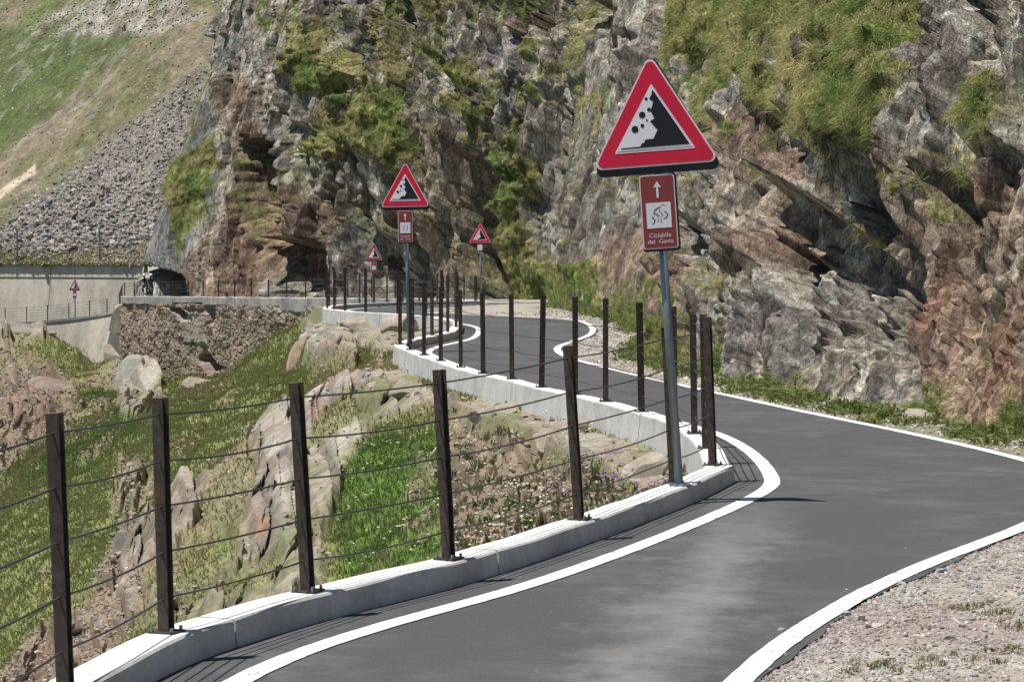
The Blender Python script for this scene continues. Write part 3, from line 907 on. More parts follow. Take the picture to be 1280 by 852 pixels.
# protruding grassy shoulders and buttresses
GR = [([(885, -30), (1200, -30), (1185, 60), (1172, 170), (1130, 215), (1085, 225), (1072, 190), (1060, 140), (1000, 160), (975, 130), (968, 60), (920, 70), (870, 60)], .30),
      ([(1060, 140), (1072, 100), (1130, 60), (1180, 70), (1176, 170), (1120, 215), (1080, 222)], .35),
      ([(1222, 140), (1290, 125), (1290, 200), (1235, 205)], .22),
      ([(870, 130), (930, 100), (960, 90), (930, 160), (880, 175)], .12),
      ([(430, 130), (500, 110), (545, 150), (555, 240), (470, 210), (430, 180)], .35),
      ([(695, 60), (740, 50), (742, 90), (715, 140), (692, 130)], .18),
      ([(635, 250), (665, 230), (680, 330), (760, 330), (760, 392), (640, 392), (612, 372)], .25),
      ([(360, 30), (395, 10), (430, 90), (400, 120), (370, 90)], .1), ([(760, 0), (800, -10), (800, 40), (765, 50)], .12),
      ([(570, 85), (640, 100), (640, 125), (590, 120)], .1), ([(600, 140), (640, 145), (640, 190), (600, 190)], .08),
      ([(640, 200), (680, 150), (690, 240), (660, 290), (640, 290)], .1), ([(385, 175), (470, 160), (430, 200), (390, 200)], .08),
      ([(205, 215), (272, 165), (272, 250), (235, 300), (225, 330), (215, 300)], .05),
      ([(900, 60), (960, 40), (945, 100), (905, 150), (870, 170)], .08), ([(840, -20), (905, -20), (880, 60), (840, 70)], .08),
      ([(1070, 280), (1090, 285), (1080, 310), (1062, 300)], .15), ([(800, 340), (850, 345), (845, 470), (800, 460)], .02)]
gsoft = np.zeros_like(D)
for poly, dep in GR:
    mm = cm(poly, 7); gsoft = np.maximum(gsoft, mm)
    D = D * (1 - .45 * mm) + (dep) * mm
slabm = cm([(305, 50), (286, 78), (272, 110), (268, 250), (232, 340), (176, 345), (150, 340), (215, 200), (285, 50)], 5)
D = D * (1 - .85 * slabm)
netm = cm([(752, 70), (700, 190), (660, 330), (690, 340), (700, 300), (730, 200), (765, 120)], 6)
D = D * (1 - .55 * netm)
tus = 1 - np.abs(fbm(SN * .9, TN * 1.7 + .4 * SN, oct=3, seed=140)) * 2.4
D = D + gsoft * (.24 * tus)
D = D * (1 - .5 * sstep(BY, 54, 60) * sstep(-BY, -80, -72)) * (1 - .5 * sstep(BY, 160, 170))
# keep the foot of the cliff out of the gravel
D = D * lerp(.4, 1, sstep(TN, 0, 1.6)) - .12 * (1 - sstep(TN, 0, 1.2))
D = D + .045 * fbm(SN * 4, TN * 4, oct=4, seed=160)
RECM = np.zeros_like(D)
for poly, dep in REC:
    rm_ = recess(poly, 4 if dep < 2 else 6); RECM = np.maximum(RECM, rm_)
    D = D - (dep / LL) * rm_
for _ in range(1):
    Dp = np.pad(D, 1, mode='edge')
    D = .6 * D + .1 * (Dp[:-2, 1:-1] + Dp[2:, 1:-1] + Dp[1:-1, :-2] + Dp[1:-1, 2:])
DISP = D * LL
PX = PX0 - IX * DISP; PY = PY0 - IY * DISP; KV = np.interp(by, [0, 50, 75, 140, 158, 200], [.55, .52, .45, .45, 0, 0])[None, :]
PZ = PZ0 + KV * DISP * sstep(TZ, 0, 1.5) + LL * (.05 * fbm(SN * 1.2, TN * 1.2, oct=3, seed=112) + .03 * fbm(SN * 5, TN * 5, oct=2, seed=113))
# colours -------------------------------------------------
def rr_(a): return a.ravel()
t1 = rr_(fbm(SN * .5, TN * .5, oct=5, seed=120)); t2_ = rr_(fbm(U * 2.2, Wv * 1.2, oct=5, seed=121)); t3_ = rr_(fbm(U * 6, Wv * 3, oct=4, seed=122))
c = np.zeros((nC * nT, 3)) + np.array([0.345, 0.315, 0.27])
c = mixc(c, (0.27, 0.245, 0.245), sstep(t1, 0, .3)); c = mixc(c, (0.31, 0.30, 0.275), sstep(t2_, .08, .4) * .8)
c = mixc(c, (0.16, 0.13, 0.11), sstep(rr_(r2), .72, .8) * .6)
c = mixc(c, (0.33, 0.25, 0.16), sstep(-t2_, .18, .45) * .45)
c = mixc(c, (0.50, 0.50, 0.44), sstep(t3_, .12, .3) * .7); c = mixc(c, (0.13, 0.11, 0.095), sstep(-t3_, .14, .34) * .55)          # lichen
warm = np.zeros_like(D)
for poly, s in [([(1110, 220), (1290, 220), (1290, 580), (1180, 560), (1120, 470)], 25), ([(930, 150), (1010, 150), (1060, 240), (990, 260), (1010, 330), (960, 330), (930, 230)], 12),
                ([(285, 105), (310, 100), (335, 200), (350, 235), (420, 255), (420, 320), (300, 345), (285, 250)], 8), ([(190, 280), (310, 270), (310, 380), (230, 380)], 10),
                ([(540, 180), (600, 160), (600, 230), (560, 360), (535, 330)], 8), ([(580, 60), (640, 40), (640, 60), (700, 20), (740, 40), (680, 50)], 8), ([(800, 290), (870, 330), (860, 440), (760, 440), (760, 330)], 12)]:
    warm = np.maximum(warm, cm(poly, s))
c = mixc(c, (0.30, 0.215, 0.15), rr_(warm) * (.45 + .5 * sstep(t1 + .5 * t2_, -.3, .3)))
c = mixc(c, (0.22, 0.15, 0.125), rr_(warm) * sstep(rr_(r2), .55, .7) * .6)
rust = np.zeros_like(D)
for poly, s in [([(1205, 420), (1290, 400), (1290, 540), (1240, 540)], 14), ([(1158, 350), (1180, 345), (1185, 420), (1160, 410)], 8), ([(1030, 440), (1052, 440), (1050, 480), (1030, 480)], 6),
                ([(330, 235), (375, 232), (410, 250), (400, 300), (330, 280)], 8), ([(365, 275), (400, 285), (415, 310), (380, 320)], 6), ([(655, 170), (690, 160), (690, 260), (650, 330)], 10)]:
    rust = np.maximum(rust, cm(poly, s))
c = mixc(c, (0.32, 0.185, 0.12), rr_(rust) * sstep(t2_ + t3_, -.25, .4) * .42)
c = mixc(c, (0.225, 0.235, 0.24), rr_(slabm) * .85); c = mixc(c, (0.25, 0.245, 0.235), rr_(netm) * .5)
c *= (0.66 + .34 * rr_(c2 * c3))[:, None]
# grass and moss: painted patches, broken by noise, plus ledges that face up
nz = np.gradient(PX * IX + PY * IY, axis=0) / np.maximum(np.gradient(PZ, axis=0), 1e-3)
ledge = sstep(nz, .9, 2.2)
gn = fbm(SN * .9, TN * .7, oct=5, seed=130)
gy = sstep(gn + .20 * (cpx < 900) * (cpx > 340), .04, .22)
gmask = np.clip(gsoft * sstep(gn + .8 * fbm(SN * 3.5, TN * 5, oct=4, seed=134) + .28 * (cpx > 860), -.30, .0) * 1.0 + .75 * gy * ledge + .8 * gy * sstep(fbm(SN * 3, TN * 2, oct=4, seed=131), -.15, .15) * sstep(TN, 1.5, 4), 0, 1)
# green line of plants along the foot
gmask = np.maximum(gmask, sstep(.55 - TN + .8 * fbm(SN * 1.2, TN, oct=3, seed=132), 0, .4) * (BY > 19) * (BY < 66))
gmask = gmask * (1 - .95 * RECM)
gc = np.zeros_like(c) + np.array([0.18, 0.20, 0.06])
g1 = rr_(fbm(SN * 1.6, TN * 2.6, oct=5, seed=133))
gc = mixc(gc, (0.12, 0.17, 0.04), sstep(-g1, 0, .35)); gc = mixc(gc, (0.26, 0.225, 0.095), sstep(g1, .05, .35) * .8)
gmr = rr_(gmask)
c = c * (1 - gmr[:, None] * .92) + gc * gmr[:, None] * .92
CV = np.stack([PX.ravel(), PY.ravel(), PZ.ravel()], 1)
cu_idx = int(np.searchsorted(by[:np.argmax(by > 66)], 66))
split = int(np.argmax(by > 66.0))
def cliff_part(name, j0, j1, mat, lab):
    V = CV.reshape(nT, nC, 3)[:, j0:j1].reshape(-1, 3); cc = c.reshape(nT, nC, 3)[:, j0:j1].reshape(-1, 3)
    o = arr_obj(name, V, grid_faces(nT, j1 - j0), mat, cc)
    tag(o, lab, kind='structure'); return o
cliff_part('cliff', 0, split + 1, M['rock_near'], 'jagged grey and brown rock face with grassy ledges right beside the path')
cliff_part('cliff', split, nC, M['rock_far'], 'rugged rock wall with dark hollows behind the far bends')
CL = dict(V=CV.reshape(nT, nC, 3), g=gmask, g1=g1.reshape(nT, nC), px=cpx, py=cpy, by=BY, TN=TN, IX=IX, IY=IY, LL=LL, gs=gsoft)
print('cliff verts', CV.shape)

# ------------------------------------------------------------------ far mountainside
nr3, nc3 = 520, 520
Yh = np.concatenate([np.linspace(185.5, 250, 330), np.linspace(250.5, 420, nr3 - 330)])
xf = np.linspace(0, 1, nc3)
XX3 = -78 + 74 * xf[None, :] + 0 * Yh[:, None]
YW = 186 + np.interp(XX3, [-80, -29, 0], [20.4, -1.0, -1.0])
YY3 = np.repeat(Yh[:, None], nc3, 1) + YW - 186
dy = YY3 - YW - .5
Hh = 0.05 + .70 * np.maximum(dy, 0) + .42 * (XX3 + 36) * sstep(dy, 0, 25) + 2.2 * fbm(XX3 * .05, YY3 * .05, oct=4, seed=200) * sstep(dy, 0, 20)
Hh = Hh - .25 * np.maximum(dy - 70, 0) * 0
hpx, hpy = px_of(XX3, YY3, Hh)
hx = hpx + 9 * fbm(XX3 * .3, YY3 * .3, oct=4, seed=201); hy = hpy + 8 * fbm(XX3 * .3, YY3 * .3, oct=4, seed=202)
def hm(poly, s=5): return sstep(edge_dist(poly, hx, hy), -s, s)
scree = hm([(-60, 335), (-10, 300), (20, 270), (70, 235), (130, 180), (190, 140), (250, 95), (300, 70), (330, 70), (330, 345), (185, 345), (120, 318), (0, 322), (-60, 335)], 15)
scree *= 1 - .8 * hm([(-60, 312), (100, 316), (200, 300), (200, 340), (-60, 340)], 4) * 1.0
mead = hm([(-60, 30), (60, 38), (110, 42), (180, 40), (130, 80), (80, 130), (0, 195), (-60, 240)], 8)
pale = hm([(60, 18), (130, -5), (230, 0), (260, 20), (180, 40), (110, 45), (40, 40)], 6)
track = hm([(-40, 262), (42, 205), (44, 214), (-40, 275)], 2.0)
rk = .35 * facet(XX3 * .8, YY3 * .8 + Hh * .5, 203)[0] * np.maximum(pale, scree * .8) + .16 * facet(XX3 * 2.4, YY3 * 2.4, 204)[0] * (scree + .3)
Hh2 = Hh + rk + .25 * fbm(XX3 * .8, YY3 * .8, oct=4, seed=205) * (1 - track) * sstep(dy, 0, 3)
tn = rr_(fbm(XX3 * .22, YY3 * .22, oct=5, seed=206)); t2h = rr_(fbm(XX3 * .9, YY3 * .9, oct=4, seed=207))
c = np.zeros((nr3 * nc3, 3)) + np.array([0.13, 0.125, 0.065])
c = mixc(c, (0.19, 0.16, 0.11), sstep(tn, -.05, .3)); c = mixc(c, (0.105, 0.13, 0.045), sstep(-tn, .02, .3) * .8)
c = mixc(c, (0.075, 0.10, 0.035), rr_(mead) * .85); c = mixc(c, (0.26, 0.25, 0.21), sstep(t2h, .25, .45) * .4)
c = mixc(c, (0.235, 0.215, 0.195), rr_(scree) * .85); c = mixc(c, (0.38, 0.36, 0.32), rr_(pale) * .7 * sstep(t2h, -.4, .1))
c = mixc(c, (0.44, 0.37, 0.28), rr_(track) * .95)
o = arr_obj('mountainside', np.stack([XX3.ravel(), YY3.ravel(), Hh2.ravel()], 1), grid_faces(nr3, nc3), M['hill'], c)
tag(o, 'far mountainside with a diagonal scree band, meadow and a pale track', kind='structure')
HL = dict(V=np.stack([XX3, YY3, Hh2], 2), scree=scree, pale=pale, mead=mead, px=hpx, py=hpy)

# wide ground sheet deep in the valley, out to the horizon
V = np.array([(-1500, -300, -60), (1500, -300, -60), (1500, 2500, -60), (-1500, 2500, -60)], float)
o = arr_obj('valley_floor', V, np.array([[0, 1, 2, 3]]), M['soil'], np.zeros((4, 3)) + np.array([0.10, 0.12, 0.05]))
tag(o, 'green valley floor far below', kind='structure')
#CONT2

# ------------------------------------------------------------------ fences
def ibeam(bm, base, up, side, h, w=0.055, d=0.060, t=0.008, cut=0.02):
    """I-section post from base along up; flanges face +-fwd"""
    up = up.normalized(); side = (side - up * side.dot(up)).normalized(); fwd = up.cross(side)
    R = Matrix((side, fwd, up)).transposed()
    for (cx, cy, sx, sy) in ((0, -d / 2 + t / 2, w, t), (0, d / 2 - t / 2, w, t), (0, 0, t, d - 2 * t - 0.002)):
        c = base + side * cx + fwd * cy + up * (h / 2)
        box(bm, c, (sx, sy, h), R)

_b = bmesh.new(); bmesh.ops.create_cone(_b, cap_ends=True, segments=6, radius1=0.009, radius2=0.009, depth=0.022)
BOLT = bpy.data.meshes.new('bolt'); _b.to_mesh(BOLT); _b.free(); BOLT.materials.append(M['pole'])
def make_post(parent, base, top, side, lod=0):
    bm = bmesh.new()
    up = top - base; h = up.length
    ibeam(bm, base, up, side, h, *((0.055, 0.060, 0.008) if lod == 0 else (0.058, 0.058, 0.011)))
    po = bm_obj('post', bm, M['corten'], parent)
    po.location = (0, 0, 0)
    if lod == 0:
        bm = bmesh.new()
        u = up.normalized(); sd = (side - u * side.dot(u)).normalized()
        fw = Vector((0, 0, 1)).cross(sd).normalized()
        R = Matrix((sd, fw, Vector((0, 0, 1)))).transposed()
        box(bm, base + Vector((0, 0, 0.006)), (0.135, 0.12, 0.010), R)
        bm_obj('base_plate', bm, M['corten'], po)
        for a in (-1, 1):
            for b in (-1, 1):
                bo = bpy.data.objects.new('bolt', BOLT); link(bo, po); bo.location = base + sd * 0.052 * a + fw * 0.046 * b + Vector((0, 0, 0.02))
        bm = bmesh.new()
        fwd = u.cross(sd)
        box(bm, top - fwd * 0.026 + u * 0.0015, (0.053, 0.007, 0.003), Matrix((sd, fwd, u)).transposed())
        bm_obj('cut_end', bm, M['corten_end'], po)
    return po

WH = (0.93, 0.735, 0.54, 0.345, 0.15)
def build_fence(label, posts, lod=0, wr=0.0065, ends=None, sag=0.018):
    """posts: list of (base, top)"""
    b0 = posts[len(posts) // 2][0]
    t = thing('cable_fence', label, 'fence', tuple(b0))
    o = Vector(b0)
    P = [(Vector(a) - o, Vector(b) - o) for a, b in posts]
    for i, (a, b) in enumerate(P):
        d = P[min(i + 1, len(P) - 1)][0] - P[max(i - 1, 0)][0]; d.z = 0; d.normalize()
        sd = Vector((d.y, -d.x, 0))
        Rz = Matrix.Rotation(random.uniform(-.12, .12), 3, 'Z')
        make_post(t, a, b, Rz @ sd, lod)
    chain = list(P)
    if ends:
        chain = [(Vector(a) - o, Vector(b) - o) for a, b in ends[0]] + chain + [(Vector(a) - o, Vector(b) - o) for a, b in ends[1]]
    for f in WH:
        bm = bmesh.new()
        pts = []
        for (a, b), (c_, d_) in zip(chain[:-1], chain[1:]):
            p = a.lerp(b, f); q = c_.lerp(d_, f)
            sg = sag * random.uniform(.4, 1.5)
            for k in range(6 if lod == 0 else 2):
                u = k / (6 if lod == 0 else 2)
                w = p.lerp(q, u); w.z -= sg * 4 * u * (1 - u); pts.append(w)
        a, b = chain[-1]; pts.append(a.lerp(b, f))
        tube(bm, pts, wr, 6 if lod == 0 else 4)
        bm_obj('wire', bm, M['wire'], t)
    return t

def kp(px, py):
    """kerb-top point under a pixel of the photograph"""
    z = CAMZ - 1.83
    Y = 1.83 * F / (py - 300)
    for _ in range(6):
        zk = float(RZ(Y)) + KH
        Y = (CAMZ - zk) * F / (py - 300)
    return at(px, py, Y)

def post_px(px, py, tx, ty):
    b = kp(px, py); b.z = float(RZ(b.y)) + KH
    t = at(tx, ty, b.y)
    return b, t

near_px = [(82, 868, 68, 516), (208, 793, 200, 497), (385, 741, 370, 478), (561, 700, 549, 462), (724, 650, 710, 432), (842, 604, 832, 409), (891, 582, 884, 396)]
near = [post_px(*a) for a in near_px]
off0 = near[0][0] - near[1][0]
pre = (near[0][0] + off0 * 1.2, near[0][1] + off0 * 1.2)
mid_px = [(882, 561, 879, 393), (868, 542, 866, 393), (843, 527, 842, 383), (802, 515, 799, 378), (757, 502, 757, 373), (719, 493, 719, 371), (677, 484, 679, 369), (640, 474, 639, 368), (604, 467, 603, 366),
          (576, 459, 575, 362), (551, 451, 551, 358), (530, 444, 530, 353), (513, 437, 513, 348), (500, 430.5, 500, 344)]
mid = [post_px(*a) for a in mid_px]
def lpost(Y, h=1.13, lean=0.0):
    b = Vector((float(XL(Y)), Y, float(RZ(Y)) + KH)); return b, b + Vector((lean, 0, h))
s3 = [lpost(y) for y in (44.3, 46.1, 47.8, 50.6, 53.8)]
k3 = [lpost(y) for y in (56.4, 57.9, 59.5, 61.2, 63.0, 65.2, 68.2)]
s4 = [lpost(y) for y in (71.5, 75, 79, 83, 87, 90, 92.5, 95, 97.5, 100, 102.5, 105.5)]
pre2 = (near[0][0] + off0 * 1.0, near[0][1] + off0 * 1.0)
build_fence('nearest cable fence of rusty steel posts on the kerb at the lower left', near, 0, 0.0052, ([pre2], [mid[0]]))
build_fence('cable fence of dark steel posts along the second kerb, behind the largest sign', mid, 0, 0.005, ([], [s3[0]]))
build_fence('short cable fence in the tight bend right of the second warning sign', s3, 1, 0.006, ([], [k3[0]]))
build_fence('cable fence on the third white kerb, left of the second warning sign', k3, 1, 0.006, ([], [s4[0]]))
build_fence('thin far cable fence along the path behind the third kerb', s4, 1, 0.007)
bf = [lpost(y, 1.12) for y in np.arange(108, 169, 3.1)] + [(Vector(a_), Vector(a_) + Vector((0, 0, 1.12))) for a_ in ((-27.5, 170.4, -2.15), (-27.9, 171.8, -2.3), (-28.2, 173.2, -2.5), (-28.5, 174.6, -2.75), (-28.8, 176.0, -3.0))]
build_fence('thin cable fence on top of the cracked concrete beam', bf, 1, 0.009)

# ------------------------------------------------------------------ far lower path, its parapet, fence and the tall wall behind
FP = np.array([(-28.9, 176.0, -3.2), (-29.6, 179.0, -3.55), (-31.5, 180.6, -3.85), (-35.0, 181.0, -4.25), (-39.0, 181.2, -4.5), (-46.0, 180.5, -4.8), (-56.0, 179.0, -5.2)])
def samp3(P, n):
    s = np.concatenate([[0], np.cumsum(np.linalg.norm(np.diff(P[:, :2], axis=0), axis=1))])
    ss = np.linspace(0, s[-1], n)
    return np.stack([np.interp(ss, s, P[:, i]) for i in range(3)], 1)
Q = samp3(cr(FP, 6), 60)
A = offset_poly(Q[:, :2], 0.0); B = offset_poly(Q[:, :2], 3.2)
V = np.zeros((120, 3)); V[0::2, :2] = A; V[1::2, :2] = B; V[0::2, 2] = Q[:, 2]; V[1::2, 2] = Q[:, 2]
o = arr_obj('path', V, np.array([(2 * i, 2 * i + 1, 2 * i + 3, 2 * i + 2) for i in range(59)]), M['asphalt'])
tag(o, 'lower stretch of the cycle path behind the far parapet', kind='structure')
def sweep(name, Q, prof, mat, parent, off):
    n = len(Q); m = len(prof); V = []
    for (o_, z_) in prof:
        R = offset_poly(Q[:, :2], o_)
        for i in range(n): V.append((R[i, 0] - off.x, R[i, 1] - off.y, Q[i, 2] + z_ - off.z))
    Fc = [(a * n + i, a * n + i + 1, (a + 1) * n + i + 1, (a + 1) * n + i) for a in range(m - 1) for i in range(n - 1)]
    Fc.append(tuple(a * n for a in range(m))); Fc.append(tuple(a * n + n - 1 for a in reversed(range(m))))
    me = bpy.data.meshes.new(name); me.from_pydata(V, [], Fc); me.materials.append(mat); me.update()
    return link(bpy.data.objects.new(name, me), parent)
pt = thing('concrete_parapet', 'low grey concrete parapet and foundation below the far left fence', 'retaining wall', (-35.0, 181.0, -4.25))
o_ = Vector(pt.location)
sweep('coping', Q, [(-.32, .02), (-.32, .20), (.15, .20), (.15, -.05)], M['beam'], pt, o_)
sweep('foundation', Q, [(-1.3, -4.5), (-.22, .018), (.10, .018), (.10, -4.5)], M['wall'], pt, o_)
Qp = samp3(cr(FP, 6), 16)
pp = [(Vector((q[0], q[1], q[2] + .2)), Vector((q[0], q[1], q[2] + 1.33))) for q in samp3(cr(FP, 6)[9:], 17)]
build_fence('row of small dark posts on the far left parapet', pp, 1, 0.009)
# tall wall
wl = thing('concrete_wall', 'tall weathered concrete wall with pale coping at the far left', 'retaining wall', (-38, 186, -5.0))
o_ = Vector(wl.location)
WQ = np.array([(-66.0, 200.2, -5.2), (-50, 193.6, -5.1), (-43.5, 190.9, -5.0), (-36, 187.8, -4.9), (-28.2, 184.5, -4.6)])
for k, (a, b) in enumerate(((0, 1), (1, 2), (2, 3), (3, 4))):
    q = samp3(WQ[a:b + 1], 8)
    q[-1, :2] -= (q[-1, :2] - q[-2, :2]) * 0.05
    zt = 5.05
    n = len(q)
    q2 = q.copy(); q2[:, 2] = 0.06 + 0.01 * k
    sweep('wall_panel', q2, [(.95, -6), (.10, -1.02), (-.40, -1.02), (-.40, -6)], M['wall'], wl, o_)
    sweep('coping', q2, [(.17, -1.012), (.17, -.97), (.0, 0.0), (-.50, 0.05), (-.50, -1.012)], M['wall'], wl, o_)
# galvanised poles above the wall
for px, yt, yb, lab in ((22, 283, 332, 'bent grey metal pole above the far wall, nearest the left edge'), (125, 281, 331, 'straight grey metal pole above the far wall, right of the other pole')):
    b = at(px, yb, 186 + np.interp((px - 640) / F * 188, [-80, -29], [20.4, -1.0]) + 1.0); tp = at(px - 1, yt, b.y)
    t = thing('metal_pole', lab, 'pole', tuple(b), 'grey metal poles above the far concrete wall')
    bm = bmesh.new(); tp = tp - b
    pts = [Vector((0, 0, -.5)), tp * .5, tp * .9, tp + Vector((-.1 if px < 100 else 0, 0, 0))]
    if px < 100: pts.append(tp + Vector((-.28, 0, .05)))
    tube(bm, pts, 0.085, 10)
    bm_obj('shaft', bm, M['pole'], t)
    bm = bmesh.new(); tube(bm, [Vector((0, 0, -.1)), Vector((0, 0, .12))], 0.14, 10)
    bm_obj('foot_collar', bm, M['pole'], t)

# ------------------------------------------------------------------ warning signs
def poly_prism(pts, y0, y1, mat, name, parent):
    """flat plate: outline pts (x, z), from y1 (back) to y0 (front, towards the camera)"""
    n = len(pts)
    V = [(p[0], y0, p[1]) for p in pts] + [(p[0], y1, p[1]) for p in pts]
    Fc = [tuple(range(n)), tuple(range(2 * n - 1, n - 1, -1))] + [(i, n + i, n + (i + 1) % n, (i + 1) % n) for i in range(n)]
    me = bpy.data.meshes.new(name); me.from_pydata(V, [], Fc); me.materials.append(mat); me.update()
    return link(bpy.data.objects.new(name, me), parent)

def round_poly(P, r, seg=6):
    out = []
    n = len(P)
    for i in range(n):
        p = Vector(P[i]); a = (Vector(P[i - 1]) - p).normalized(); b = (Vector(P[(i + 1) % n]) - p).normalized()
        ang = a.angle(b); L = r / math.tan(ang / 2)
        c = p + (a + b).normalized() * (r / math.sin(ang / 2))
        s = p + a * L; e = p + b * L
        a0 = math.atan2(s.y - c.y, s.x - c.x); a1 = math.atan2(e.y - c.y, e.x - c.x)
        d = (a1 - a0 + math.pi) % (2 * math.pi) - math.pi
        for k in range(seg + 1):
            an = a0 + d * k / seg
            out.append((c.x + r * math.cos(an), c.y + r * math.sin(an)))
    return out

def tri(cx, cz, w, h, r):
    return round_poly([(cx - w / 2, cz), (cx + w / 2, cz), (cx, cz + h)], r)

def text_mesh(txt, size, mat, name, parent, x, y, z, thick=0.001, bold=0.004):
    cu = bpy.data.curves.new('t', 'FONT'); cu.body = txt; cu.size = size; cu.align_x = 'CENTER'; cu.extrude = thick; cu.offset = bold * size
    tmp = bpy.data.objects.new('t', cu)
    COL.objects.link(tmp)
    bpy.context.view_layer.update()
    dg = bpy.context.evaluated_depsgraph_get()
    me = bpy.data.meshes.new_from_object(tmp.evaluated_get(dg))
    bpy.data.objects.remove(tmp); bpy.data.curves.remove(cu)
    me.name = name; me.materials.clear(); me.materials.append(mat)
    o = link(bpy.data.objects.new(name, me), parent)
    o.location = (x, y, z); o.rotation_euler = (math.pi / 2, 0, 0)
    return o

